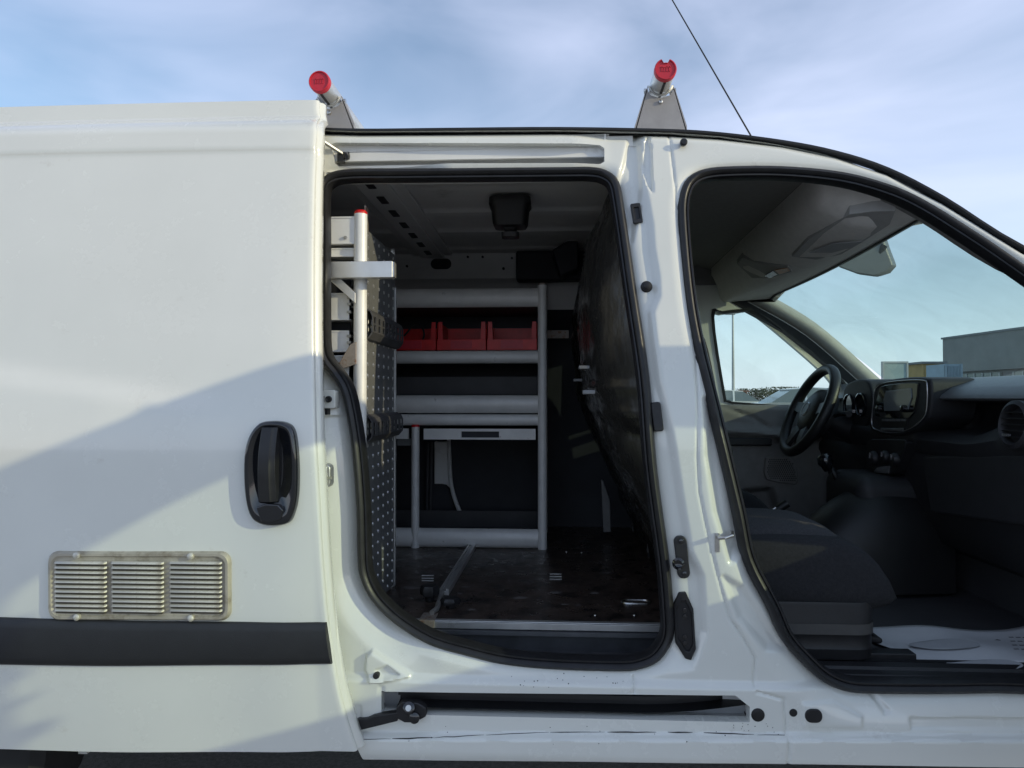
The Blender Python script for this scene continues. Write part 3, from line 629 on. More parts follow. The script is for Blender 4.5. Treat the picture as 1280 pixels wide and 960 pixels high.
b = MB(); b.tube([c + Vector((-0.01, -0.022, 0.018)), c + Vector((0.006, -0.030, 0.010)), c + Vector((0.006, -0.030, -0.002)), c + Vector((-0.01, -0.024, -0.004))], 0.004, 8).box(c + Vector((0.0, -0.026, -0.006)), c + Vector((0.024, -0.02, 0.0))); b.make('latch_hook', 'steel', l)
for dz in (0, 0.009, 0.018): 
    c = pjj(418.5, 775); MB().box((c.x - 0.002, c.y - 0.002, c.z + dz), (c.x + 0.002, c.y + 0.002, c.z + dz + 0.005 - dz*0.1)).make('drain_slot', 'rubber', van)
# roller arms that carry the sliding door
a0 = pjj(446, 901, 0.012); a1 = pjj(500, 890, 0.012); dv = (a1 - a0)
b = MB(); b.prism([a0 + Vector((0, 0, -0.014)), a1 + Vector((0, 0, -0.010)), a1 + Vector((0, 0, 0.010)), a0 + dv*0.45 + Vector((0, 0, 0.013)), a0 + dv*0.3 + Vector((0, 0, 0.009)), a0 + Vector((0, 0, 0.012))], (0, 0.02, 0))
c = pjj(515, 885, 0.012); b.prism([c + Vector((a, 0.0, b_)) for a, b_ in ((-0.032, -0.012), (-0.012, -0.022), (0.010, -0.022), (0.036, -0.008), (0.036, 0.012), (0.018, 0.022), (-0.018, 0.024), (-0.03, 0.012))], (0, 0.022, 0))
ar = b.make('lower_roller_arm', 'black_plastic', van, bevel=0.003)
MB().lathe([(0.013, 0), (0.013, 0.012), (0.009, 0.014), (0.004, 0.013)], c + Vector((0.0, 0.0, 0.012)), (0, -1, 0.35), 18).make('roller', 'gloss_black', ar)
MB().lathe([(0.0065, 0), (0.0065, 0.003), (0.002, 0.003)], c + Vector((0.0, -0.013, 0.0165)), (0, -1, 0.35), 14).make('roller_pin', 'steel', ar)
MB().lathe([(0.012, 0), (0.012, 0.010), (0.007, 0.012)], c + Vector((0.012, 0.0, -0.008)), (0, -1, 0.1), 16).make('roller', 'gloss_black', ar)
a0 = pjj(397, 177, 0.06); a1 = pjj(425, 189, -0.01)
b = MB(); d = (a1 - a0).normalized(); up = Vector((0, 0, 1))
b.sweep([a0, a1], [(-0.003, -0.007), (0.003, -0.007), (0.003, 0.007), (-0.003, 0.007)], lambda i: (up, Vector((0.5, -1, 0)).normalized())); ar = b.make('upper_roller_arm', 'galv', van, bevel=0.001)
MB().lathe([(0.009, -0.008), (0.0105, 0), (0.009, 0.010)], a1 + Vector((0.008, 0.004, -0.004)), (0, -0.3, 1), 16).make('roller', 'gloss_black', ar)
MB().box(a1 + Vector((-0.012, -0.004, -0.02)), a1 + Vector((0.004, 0.012, 0.004))).make('roller_bracket', 'black_plastic', ar)
# split sealant line along the sill
b = MB(); u = 450.0
while u < 976:
    ln = random.uniform(20, 90); gap = random.uniform(0.5, 7) if u < 700 or u > 840 else random.uniform(4, 24)
    ps = []
    for k in range(6):
        uu = min(u + ln*k/5, 977); p = pjj(uu, 915.6 - 4.6*sstep((uu-450)/300) + 2.5*sstep((uu-850)/120) + random.uniform(-0.2, 0.2), 0.0012); ps.append(p)
    wd = random.uniform(0.0005, 0.0013)
    b.tube(ps, [wd*0.4, wd, wd*1.2, wd, wd*0.8, wd*0.3], 5); u += ln + gap
b.make('split_sealant', 'crack', van)
b = MB()
for _ in range(46):
    u, v = random.choice([(random.uniform(630, 800), random.uniform(843, 856)), (random.uniform(890, 975), random.uniform(899, 914)), (random.uniform(450, 900), random.uniform(903, 922))])
    b.lathe([(random.uniform(0.0006, 0.0018), -0.001), (0.0007, 0.0008)], pjj(u, v), (0, -1, 0), 6)
tag(b.make('paint_chips', 'crack', van), kind='stuff')

# ------------------------------------------------------------------ sliding door, slid back along the side
ed_px = [(397, 124), (396.5, 135), (393.5, 160), (391.5, 220), (390, 300), (389.5, 400), (390.5, 500), (394, 600), (399.5, 700), (405, 765), (411, 815), (421, 870), (434, 918), (443, 944)]
ed = [pd(*p) for p in ed_px]; EZ = [p.z for p in ed][::-1]; EX = [p.x for p in ed][::-1]
def ydf(x, z):
    sw = 1.205 - 0.14*(x + 1.25)
    return ydoor(z) - 0.017 * sstep((sw - z)/0.055) * sstep((-0.60 - x)/0.40) + 0.010*np.clip((x + 0.62)/0.12, 0, 1)**2 + 0.004*((x + 1.0)/0.5)**2
zs_ = np.concatenate([np.linspace(EZ[0], 1.62, 66), np.linspace(1.63, EZ[-1], 44)])
rows = []
for z in zs_:
    xe = np.interp(z, EZ, EX); xs = np.concatenate([np.linspace(-1.45, xe - 0.10, 30), np.linspace(xe - 0.095, xe - 0.006, 12)])
    r_ = [(x, float(ydf(x, z)), z) for x in xs]; ye = float(ydf(xe, z))
    r_ += [(xe - 0.002, ye + 0.0015, z), (xe, ye + 0.005, z), (xe + 0.0005, ye + 0.011, z), (xe - 0.001, ye + 0.015, z), (xe + 0.006, ye + 0.020, z), (xe + 0.009, ye + 0.030, z), (xe + 0.006, ye + 0.050, z), (xe - 0.03, ye + 0.075, z), (xe - 0.10, ye + 0.08, z), (-1.45, ye + 0.08, z)]
    rows.append(r_)
b = MB(); b.grid(rows); b.add(rows[0], [tuple(range(len(rows[0])))]); b.add(rows[-1], [tuple(range(len(rows[0])))])
door = b.make('sliding_door', 'paint', van, smooth=50); door['label'] = 'white sliding door slid back along the side'
# black rub strip
def strip_z(x, v_l, v_r): return None
zt0, zt1 = pd(0, 768).z, pd(405, 780.5).z; zb0, zb1 = pd(0, 826).z, pd(408, 832).z; xl, xr = pd(0, 790).x, pd(407, 800).x
rows = []
for i in range(25):
    x = -1.45 + (np.interp((zt1+zb1)/2, EZ, EX) - 0.002 + 1.45)*i/24; f = (x - xl)/(xr - xl); zt = zt0 + (zt1-zt0)*f; zb = zb0 + (zb1-zb0)*f
    rr = []
    for k, (s, o) in enumerate(((0, -0.003), (0.0, 0.005), (0.05, 0.010), (0.2, 0.013), (0.5, 0.014), (0.8, 0.013), (0.95, 0.010), (1.0, 0.005), (1.0, -0.003))):
        z = zt + (zb - zt)*s; xx = x + (np.interp(z, EZ, EX) - np.interp((zt1+zb1)/2, EZ, EX) if i == 24 else 0); rr.append((xx, float(ydf(x, z)) - o, z))
    rows.append(rr)
b = MB(); b.grid(rows); b.add(rows[-1], [tuple(range(9))]); b.make('rub_strip', 'rub_strip', door, smooth=50)
# handle: bowl-shaped bezel, grip and lock cover
hc = pd(341, 591); hy = float(ydf(hc.x, hc.z)); D = hy + 1.6
def H(u, v, o): p = py_(u, v, hy); return Vector((p.x, float(ydf(p.x, p.z)) - o, p.z))
hb = [(326, 529), (341, 526), (358, 528), (368, 537), (372.5, 560), (374, 590), (373, 620), (369, 640), (362, 653), (345, 656.5), (328, 654), (317, 645), (311, 625), (308.5, 595), (309.5, 565), (315, 543)]
hbs = [tuple(p) for p in catmull(hb, 4)]; ctr = (341, 588)
def ring(sx, sy, o, dy=0): return [H(ctr[0] + (u - ctr[0])*sx, ctr[1] + dy + (v - ctr[1])*sy, o) for u, v in hbs]
b = MB(); rg = [ring(1, 1, -0.004), ring(1.0, 1.0, 0.008), ring(0.97, 0.98, 0.015), ring(0.90, 0.94, 0.018), ring(0.80, 0.85, 0.016, -3), ring(0.66, 0.72, 0.007, -6), ring(0.4, 0.5, 0.002, -8)]
b.grid([r + r[:1] for r in rg]); b.add(rg[-1], [tuple(range(len(hbs)))])
b.make('handle_bezel', 'gloss_black', door, smooth=70)
rows = []
for i in range(13):
    t = i/12; v = 534 + (626 - 534)*t; o = 0.016 + 0.013*math.sin(math.pi*min(1, 0.08 + t*0.9)) ; hw = 9.8 + 1.2*t; uc = 339.0 - 2.5*t + 1.0
    rows.append([H(uc - hw, v, 0.002), H(uc - hw, v, o - 0.003), H(uc - hw + 2, v, o), H(uc + hw*0.35, v, o + 0.001), H(uc + hw*0.5, v, o - 0.002), H(uc + hw, v, o - 0.004), H(uc + hw, v, 0.002)])
b = MB(); b.grid(rows); b.add(rows[0], [tuple(range(7))]); b.add(rows[-1], [tuple(range(7))]); b.make('handle_grip', 'black_plastic', door, smooth=35, bevel=0.001)
b = MB(); b.prism([H(u, v, 0.006) for u, v in ((325, 632), (337, 628), (352, 629), (358, 636), (355, 648), (344, 651), (331, 650))], (0, -0.015, 0)); b.make('lock_cover', 'gloss_black', door, bevel=0.003)
# aluminium louvred vent
g0, g1 = pd(68, 688), pd(289.5, 772); vz1 = pd(178, 687.5).z; vz0 = pd(178, 773).z
vx0, vx1 = pd(69, 730).x, pd(289.5, 730).x; vy = float(ydf((vx0+vx1)/2, (vz0+vz1)/2)); vcx, vcz = (vx0+vx1)/2, (vz0+vz1)/2; vw, vh = vx1-vx0, vz1-vz0
vent = MB(); P0 = rrect(vw, vh, 0.022, 6); n = len(P0)
def V(a, c_, o): z = vcz + c_; return Vector((vcx + a, float(ydf(vcx + a, z)) - o, z))
def vr(k, o): return [V(a*(1 - 2*k/vw), c_*(1 - 2*k/vh), o) for a, c_ in P0]
rgs = [vr(0, 0.0), vr(0, 0.004), vr(0.004, 0.010), vr(0.009, 0.010), vr(0.012, 0.006), vr(0.015, 0.0055)]
vent.grid([r + r[:1] for r in rgs]); vent.add(rgs[-1], [tuple(range(n))])
vg = vent.make('vent_grille', 'vent_plate', van, smooth=40); vg['label'] = 'worn aluminium louvred vent plate on the sliding door'
cw = (vw - 0.036)/3; pitch = (vh - 0.036)/11.0
sv = []
for t, (dy, dz) in enumerate(((0.0, 0.44), (-0.003, 0.38), (-0.006, 0.20), (-0.0075, 0.02), (-0.007, -0.03), (-0.006, -0.03), (-0.001, 0.03))): sv.append((dy, dz*pitch))
rows = []
for x, k in ((-0.5, 0.0), (-0.485, 0.6), (-0.46, 1.0), (0.46, 1.0), (0.485, 0.6), (0.5, 0.0)): rows.append([(x*cw*0.97, a*k, c_) for a, c_ in sv])
sb = MB(); sb.grid(rows); so = sb.make('slat', 'vent_alu', vg, smooth=50); slat_me = so.data; first = True
bk = MB(); rb = 0
for ci in range(3):
    xc = vcx + (ci - 1)*(cw + 0.004)
    for k in range(11):
        z = vcz + vh/2 - 0.020 - (k + 0.45)*pitch; p = V(xc - vcx, z - vcz, 0.0058)
        o = so if first else so.copy()
        if not first: COL.objects.link(o)
        first = False; o.location = p
        q = bpy.data.objects.new('slot', None) if False else None
        bk.box((xc - cw*0.455, p.y - 0.0022, z - 0.53*pitch), (xc + cw*0.455, p.y + 0.002, z + 0.02*pitch))
bk.make('louvre_gap_shade', 'louvre_shade', vg)  # dark brown strips paint the shadow line under each slat
for a, c_ in ((-0.33, 0.45), (0.29, 0.44), (-0.33, -0.44), (0.29, -0.45)):
    MB().lathe([(0.007, -0.004), (0.007, 0.003), (0.0045, 0.0055), (0.002, 0.006)], V(a*vw, c_*vh, 0.0095), (0, -1, 0), 14).make('screw', 'vent_alu', vg)

# ------------------------------------------------------------------ front door, swung open ahead of the picture (casts the band of shade)
OPEN = R(70); px0, py0 = HX, -0.045
def swing(Vv):
    x, y = Vv[:, 0] - px0, Vv[:, 1] - py0; c, s = math.cos(OPEN), math.sin(OPEN)
    return np.stack([px0 + x*c - y*s, py0 + x*s + y*c, Vv[:, 2]], 1)
fo = [(0.345, 1.54), (0.36, 1.60), (0.41, 1.64), (0.55, 1.685), (0.70, 1.715), (0.82, 1.69), (0.95, 1.63), (1.10, 1.535), (1.28, 1.37), (1.40, 1.20), (1.415, 1.05), (1.415, 0.60), (1.40, 0.42), (1.34, 0.385), (0.80, 0.385), (0.68, 0.42), (0.60, 0.56), (0.52, 0.75), (0.44, 1.0), (0.38, 1.3)]
fw = [(0.50, 0.98), (0.45, 1.28), (0.45, 1.38), (0.49, 1.43), (0.59, 1.495), (0.70, 1.53), (0.85, 1.515), (1.0, 1.43), (1.18, 1.26), (1.27, 1.07), (1.26, 0.97), (0.54, 0.95)]
FO = [tuple(p) for p in catmull(fo, 4)]; FWN = [tuple(p) for p in catmull(fw, 4)]
fd = sheet('front_door', 0.32, 1.44, 0.36, 1.74, 0.010, lambda X, Z: ybase(Z) - 0.045, FO, [FWN], 'paint', van, lip=0.0, solid=0.06, xf=swing)
fd['label'] = 'open white front passenger door'
gl = sheet('door_window', 0.32, 1.44, 0.36, 1.74, 0.02, lambda X, Z: ybase(Z) - 0.045, [(a + (a-0.85)*0.03, c + (c-1.28)*0.03) for a, c in FWN], [], 'side_glass', fd, xf=swing)
V2 = swing(np.array([[x, -0.0 + (-0.09), z] for x in (0.55, 0.72) for z in (0.93, 0.97)]))
b = MB(); q = [Vector(v) for v in V2]; nrm = (q[2]-q[0]).cross(q[1]-q[0]).normalized()*0.03; b.prism([q[0], q[2], q[3], q[1]], nrm); b.make('door_handle', 'black_plastic', fd, bevel=0.006)
# ------------------------------------------------------------------ load space
FZ = 0.55; FY = 0.21
MB().box((-2.25, FY, FZ - 0.016), (0.44, 1.56, FZ)).make('load_floor', 'floor_ply', van, bevel=0.001)
a, b_ = py_(497, 777, FY), py_(905, 777, FY)
MB().box((-0.52, FY - 0.012, FZ - 0.014), (0.42, FY - 0.002, FZ + 0.002)).box((-0.52, FY - 0.004, FZ + 0.0005), (0.42, FY + 0.012, FZ + 0.003)).make('floor_edge_strip', 'alu', van, bevel=0.0008)
st = MB(); rows = []
for i in range(21):
    x = -0.56 + 1.02*i/20; c = 0.10*sstep((-0.22 - x)/0.22)
    rows.append([(x, FY - 0.004, FZ - 0.015), (x, FY - 0.020, FZ - 0.017), (x, FY - 0.022, FZ - 0.026), (x, FY - 0.006, FZ - 0.030), (x, FY - 0.010 - c*0.5, FZ - 0.062 + c*0.3), (x, FY - 0.030 - c*0.7, FZ - 0.072 + c*0.3), (x, 0.10 - c*0.3, FZ - 0.078 + c*0.25), (x, 0.02, FZ - 0.075)])
st.grid(rows); st.make('step_well', 'step_plastic', van, smooth=35)
b = MB()
for _ in range(70):        # scuffs worn through the floor coating
    u, v = random.choice([(random.gauss(610, 50), random.gauss(697, 5)), (random.gauss(540, 25), random.gauss(705, 12)), (random.uniform(520, 800), random.uniform(690, 765))])
    p = pz_(u, v, FZ + 0.0006)
    if not (-0.45 < p.x < 0.3): continue
    s = abs(random.gauss(0.006, 0.006)) + 0.002; n = 9
    if p.y < FY + 0.02 or p.y > 1.5: continue
    b.add([(p.x + s*(1 + random.random())*math.cos(6.283*k/n)*random.uniform(.7, 1.2), p.y + s*math.sin(6.283*k/n)*random.uniform(.6, 1.3), FZ + 0.0008) for k in range(n)], [tuple(range(n))])
sc = b.make('floor_scuffs', 'floor_wear', van, smooth=0); tag(sc, kind='stuff')
for u, v in ((534, 723), (694, 721)):
    for k in (0, 3.4, 6.5):
        p = pz_(u - 7, v - 3 + k, FZ); q = pz_(u + 8, v - 3 + k, FZ); MB().box((p.x, p.y, FZ + 0.0006), (q.x, p.y + 0.007, FZ + 0.0016)).make('floor_sticker', 'paint_in', van)
p = pz_(795, 753, FZ); rr = rrect(0.085, 0.042, 0.02, 6)
b = MB(); n = len(rr); b.grid([[(p.x + a*s, p.y + c*s2, FZ + h) for a, c in rr + rr[:1]] for s, s2, h in ((1, 1, 0.0005), (0.97, 0.94, 0.004), (0.88, 0.78, 0.004), (0.84, 0.7, 0.0008))]); b.make('lashing_ring', 'steel', van)
for u, v in ((744, 769), (793, 769), (708, 690), (727, 691)):
    p = pz_(u, v, FZ); MB().lathe([(0.005, 0), (0.0045, 0.002), (0.001, 0.0025)], (p.x, p.y, FZ), (0, 0, 1), 10).make('floor_screw', 'steel', van)
# ceiling with pressed ribs, cant rail, far wall
def zceil(y): return 1.745 - 0.03*((y - 0.8)/0.6)**2
ribs = [py_(600, v, 1.0) for v in (225,)]
yr = [1.6*0 + (1.735 - 1.12)/((497 - v)/F_PX) - 1.6 for v in (225, 262, 287, 309)]
ys = sorted(set([0.15, 1.40] + [y + d for y in yr for d in (-0.012, -0.004, 0.004, 0.012, 0.05)] + list(np.linspace(0.15, 1.4, 20))))
ys = [y for y in ys if 0.149 <= y <= 1.41]
def zc(y): return 1.738 - sum(0.010*math.exp(-((y - r)/0.007)**2) for r in yr) - sum(0.006*sstep((y - r)/0.02) * (1 - sstep((y - r - 0.05)/0.1)) for r in yr)
b = MB(); b.grid([[(x, y, zc(y)) for y in ys] for x in np.linspace(-2.25, 0.45, 10)]); b.make('load_ceiling', 'paint_in', van, smooth=60)
MB().box((-2.25, 0.152, 1.715), (0.2, 0.160, 1.765)).make('ceiling_edge', 'paint_in', van)
wy = 1.40
b = MB(); wp = [(wy, 1.742), (wy + 0.012, 1.72), (wy + 0.02, 1.63), (wy + 0.045, 1.615), (wy + 0.06, 1.59), (wy + 0.07, 1.50), (1.56, 1.35), (1.57, FZ - 0.02)]
b.grid([[(x, y, z) for y, z in wp[:6]] for x in np.linspace(-2.25, 0.45, 8)]); b.make('cant_rail', 'paint_in', van, smooth=40)
b = MB(); b.grid([[(x, y, z) for y, z in wp[5:]] for x in np.linspace(-2.25, 0.45, 8)]); b.make('far_wall_lining', 'wall_dark', van, smooth=40)
def wpt(u, v): return py_(u, v, 1.415)
c = wpt(551.5, 330); MB().prism([(c.x + a, 1.409, c.z + e) for a, e in rrect(0.088, 0.044, 0.021)], (0, 0.012, 0)).make('oval_hole', 'rubber', van)
for u, v, r in ((585, 321.5, 0.005), (603.5, 321.5, 0.005), (629.5, 336, 0.006), (509, 333, 0.005), (640, 323, 0.005)):
    c = wpt(u, v); MB().lathe([(r, -0.002), (r, 0.006)], (c.x, 1.412, c.z), (0, -1, 0), 10).make('wall_hole', 'rubber', van)
c0, c1 = py_(645, 314, 1.36), py_(720, 351, 1.36)
MB().box((c0.x, 1.34, c1.z), (c1.x + 0.05, 1.41, c0.z)).make('trim_box', 'wall_dark', van, bevel=0.012)
p = [py_(u, v, 1.2) for u, v in ((690, 312), (722, 294), (724, 335), (700, 345))]; MB().prism(p, (0, 0.12, 0)).make('trim_cover', 'wall_dark', van, bevel=0.01)
# pillar trim low on the far wall
def FWp(l, y=1.52): return [py_(u, v, y) for u, v in l]
b = MB(); b.prism(FWp([(543, 552), (562, 552), (563.5, 600), (566, 614), (558, 606), (553, 605), (543, 605)]), (0, 0.03, 0)); b.make('pillar_trim', 'paint_in', van, bevel=0.003)
pth = [py_(u, v, 1.51) for u, v in ((561, 548), (562, 580), (564, 605), (568, 622), (575, 640), (583, 653), (594, 663))]
b = MB(); b.tube(catmull(pth, 4, closed=False), 0.009, 8); b.make('pillar_edge', 'paint_in', van)
for u in (534, 538.5): 
    a, e = py_(u + 1, 553, 1.5), py_(u - 1, 662, 1.5); MB().tube([a, e], 0.006, 8).make('cable_conduit', 'dark_grey', van)
a = py_(752, 600, 1.3); MB().prism(FWp([(751, 600), (754, 600), (763, 625), (764, 665), (754, 666)], 1.3), (0, 0.02, 0)).make('gap_light_strip', 'panel_grey', van, bevel=0.004)  # solid grey strip standing for the light in a gap
# cross bow under the ceiling with slots
bx = MB(); bx.box((-0.55, 0.20, 1.712), (-0.455, 1.385, 1.728)); bx.box((-0.585, 0.20, 1.724), (-0.42, 1.385, 1.736)); bow = bx.make('roof_bow', 'paint_in', van, bevel=0.004)
for k in range(7):
    y = 0.30 + 0.155*k; MB().box((-0.515, y, 1.709), (-0.493, y + 0.07, 1.7125)).make('bow_slot', 'rubber', bow)
# work lamp hanging from the ceiling
c = py_(638, 250, 0.56); z1 = 1.725; t = MB()
def lring(w, d, z, y=0): return [(c.x + a, 0.56 + y + e, z) for a, e in rrect(w, d, min(w, d)*0.22, 4)]
rgs = [lring(0.125, 0.11, z1), lring(0.128, 0.112, z1 - 0.02), lring(0.115, 0.10, z1 - 0.03), lring(0.105, 0.09, z1 - 0.075), lring(0.095, 0.08, z1 - 0.085), lring(0.045, 0.045, z1 - 0.088), lring(0.03, 0.03, z1 - 0.098), lring(0.054, 0.05, z1 - 0.102), lring(0.052, 0.048, z1 - 0.116)]
t.grid([r + r[:1] for r in rgs]); t.add(rgs[-1], [tuple(range(len(rgs[0])))]); t.add(rgs[0], [tuple(range(len(rgs[0])))])
t.make('work_lamp', 'black_plastic', van, smooth=40)
# bulkhead: black moulded partition that bulges over the seat back
bz = [0.53, 0.62, 0.72, 0.83, 0.95, 1.08, 1.20, 1.32, 1.45, 1.56, 1.65, 1.74]; bxx = [0.37, 0.335, 0.29, 0.235, 0.175, 0.125, 0.098, 0.088, 0.092, 0.110, 0.145, 0.20]
creases = [(random.uniform(0.1, 1.1), random.uniform(0.6, 1.65), random.uniform(-1.6, 1.6), random.uniform(-0.012, 0.012)) for _ in range(34)]
rows = []
for z in np.linspace(0.53, 1.74, 120):
    r_ = []
    for y in np.linspace(0.075 + 0.10*sstep((z - 1.0)/0.75), 1.5, 90):
        x = np.interp(z, bz, bxx); s = abs(y - 0.78)/0.72
        x += (0.24 if y < 0.78 else 0.03)*np.clip((s - 0.66)/0.30, 0, 1)**2 * sstep((z - 0.7)/0.3)
        x += 0.012*sstep(math.sin(y*9.0)*2 + 0.4)*sstep((z - 0.7)/0.2)*(1 - sstep((z - 1.6)/0.1)) - 0.010*math.exp(-((z - 1.145)/0.012)**2) - 0.008*math.exp(-((z - 1.09 - 0.03*(y - 0.5))/0.008)**2)
        x += 0.010*math.sin(z*31 + 3*math.sin(y*7))*math.sin(y*17 + 2*math.sin(z*9))*(0.4 + 1.0*sstep((0.85 - z)/0.2))
        for cy, cz, sl, am in creases: x -= am*math.exp(-abs((z - cz) - sl*(y - cy))/0.012)*math.exp(-((y - cy)/0.22)**2)
        r_.append((x, y, z))
    rows.append(r_)
b = MB(); b.grid(rows); b.make('bulkhead', 'bulkhead', van, smooth=70, solid=0.01)
for u, v, w in ((732, 459, 0.03), (724, 475, 0.035), (738, 490, 0.02)):
    p = px_(u, v, 0.085); 
    MB().box((0.068, p.y - 0.01, p.z - 0.005), (0.085 + 0.01, p.y + w, p.z + 0.004)).make('coat_hook', 'panel_grey', van, bevel=0.002)
a = py_(683, 413, 1.36); e = py_(711, 423, 1.36); MB().box((a.x, 1.355, e.z), (e.x, 1.36, a.z)).make('wall_bracket', 'rust_steel', van, bevel=0.001)

# ------------------------------------------------------------------ shelving along the far wall
UY = 1.09
def uz(v, y=UY): return py_(640, v, y).z
def ux(u, y=UY): return py_(u, 500, y).x
shelf = empty('shelving_unit', (ux(580), UY + 0.18, FZ), 'aluminium shelving unit with drawer against the far wall of the load space', 'shelving', 'van shelving units')
XR = ux(678); XL = -1.35
def post(x, y, z0, z1, r, parent, cap='red_plastic'):
    MB().tube([(x, y, z0), (x, y, z1)], r, 16).make('post', 'alu_white', parent); MB().lathe([(r, 0), (r*1.02, 0.004), (r*0.8, 0.009)], (x, y, z1), (0, 0, 1), 16).make('post_cap', cap, parent)
post(XR, UY, FZ, uz(357), 0.0175, shelf, 'rust_steel'); post(XR, UY + 0.33, FZ, uz(357), 0.0175, shelf, 'rust_steel')
post(ux(519.5), UY, FZ, uz(534), 0.0155, shelf)
post(XL, UY, FZ, uz(357), 0.0175, shelf); post(XL, UY + 0.33, FZ, uz(357), 0.0175, shelf)
def lip(v0, v1, name='shelf_lip', m='alu_white', x0=XL, x1=None, y=UY, bulge=0.012, roll=True):
    x1 = XR - 0.016 if x1 is None else x1; z1, z0 = uz(v0), uz(v1); h = z1 - z0
    pf = [(0.008, 0), (-0.002, 0.06), (-bulge*0.7, 0.25), (-bulge, 0.5), (-bulge*0.7, 0.75), (-0.002, 0.95), (0.008, 1.0)]
    b = MB(); b.grid([[(x, y + a, z0 + h*t) for a, t in pf] for x in (x0, x1)]); b.add([(x1, y + a, z0 + h*t) for a, t in pf], [tuple(range(7))]); return b.make(name, m, shelf, smooth=60)
def tray(v, x0=XL, x1=None): 
    x1 = XR - 0.016 if x1 is None else x1
    z = uz(v); MB().box((x0, UY + 0.006, z - 0.004), (x1, UY + 0.34, z)).box((x0, UY + 0.336, z), (x1, UY + 0.34, z + 0.07)).make('shelf_tray', 'dark_grey', shelf)
lip(360, 383.5); tray(382); lip(438, 454); tray(450); lip(494, 516.5); tray(512); lip(518, 532, bulge=0.008); lip(661.5, 685.5, bulge=0.014); tray(680)
z1, z0 = uz(470), uz(493); MB().box((XL, UY + 0.10, z0), (XR - 0.016, UY + 0.106, z1)).make('divider_panel', 'dark_grey', shelf)
MB().box((XL, UY + 0.343, FZ + 0.42), (XR, UY + 0.347, uz(357))).make('back_panel', 'wall_dark', shelf)
MB().box((XR + 0.008, UY + 0.01, FZ), (XR + 0.012, UY + 0.33, uz(380))).make('end_panel', 'wall_dark', shelf)
x0, x1 = ux(530), ux(669.5); z1, z0 = uz(536), uz(549.5)
hx0, hx1 = ux(577), ux(624); b = MB(); yf = UY - 0.006
hz = z1 - (z1 - z0)*0.25; hz0 = z1 - (z1 - z0)*0.82
b.box((x0, yf, z0), (hx0, yf + 0.012, z1)).box((hx1, yf, z0), (x1, yf + 0.012, z1)).box((hx0, yf, hz), (hx1, yf + 0.012, z1)).box((hx0, yf, z0), (hx1, yf + 0.012, hz0)); dr = b.make('drawer', 'alu_white', shelf)
MB().box((x0 + 0.004, yf + 0.0125, z0), (x1 - 0.004, yf + 0.33, z1 - 0.003)).make('drawer_box', 'wall_dark', dr)
MB().box((ux(495), yf + 0.002, uz(549)), (ux(511), yf + 0.012, uz(536))).make('drawer', 'alu_white', shelf)
MB().box((ux(495), yf + 0.03, uz(558)), (ux(512), yf + 0.035, uz(549))).make('drawer_rail', 'panel_grey', shelf)
# red bins on the shelf
def bin_(x0, x1, label):
    y = UY + 0.02; z = uz(437); d = 0.28; zf = uz(423.5); zs = uz(401.5) + 0.002; t = 0.003
    o = empty('parts_bin', ((x0+x1)/2, y + d/2, z), label, 'bin', 'red bins on the far shelf')
    MB().box((x0 + t, y + t, z), (x1 - t, y + d, z + t)).make('base', 'red_plastic', o)
    MB().box((x0, y, z), (x1, y + t, zf)).make('front_wall', 'red_plastic', o, bevel=0.001)
    MB().box((x0, y + d, z), (x1, y + d + t, zs)).make('back_wall', 'red_plastic', o)
    for xa in (x0, x1 - t):
        MB().prism([(xa, y + t, z), (xa, y + d, z), (xa, y + d, zs), (xa, y + 0.055, zs), (xa, y + 0.02, zf + 0.004), (xa, y + t, zf)], (t, 0, 0)).make('side_wall', 'red_plastic', o)
    for xa, s in ((x0, 1), (x1, -1)): MB().prism([(xa + s*0.003, y + 0.012, zf), (xa + s*0.022, y + 0.012, zf - 0.004), (xa + s*0.018, y + 0.012, zs), (xa + s*0.003, y + 0.012, zs)], (0, 0.004, 0)).make('corner_web', 'red_plastic', o)
    w = x1 - x0; MB().box((x0 + w*0.28, y - 0.0015, z + 0.006), (x0 + w*0.72, y - 0.0003, zf - 0.004)).make('label_holder', 'red_cap', o)
bin_(ux(480), ux(543.5), 'red plastic parts bin with a dark cable, nearest the perforated panel')
bin_(ux(545), ux(606.5), 'middle one of three empty red plastic parts bins on shelf')
bin_(ux(608), ux(671), 'red plastic parts bin beside the tall right shelf post')
pts = catmull([py_(u, v, UY + 0.1) for u, v in ((505, 420), (511, 413), (516, 406), (522, 405), (528, 410), (530, 420), (524, 429), (512, 431))], 5, closed=False)
tag(MB().tube(pts, 0.004, 7).make('cable', 'rubber'), 'black cable loop lying in the red parts bin', 'cable')

# ------------------------------------------------------------------ shelving unit behind the sliding door, seen end on
NX = -0.474; NY0, NY1 = 0.160, 0.535
near = empty('shelving_unit', (NX - 0.45, 0.34, FZ), 'aluminium shelving unit with perforated end panel beside the sliding door', 'shelving', 'van shelving units')
zt = py_(450, 268, NY0).z
xpost = py_(450.3, 420, NY0).x
post(xpost, NY0, FZ, zt, 0.0165, near); post(xpost - 0.006, NY1, FZ, zt - 0.02, 0.010, near, 'alu')
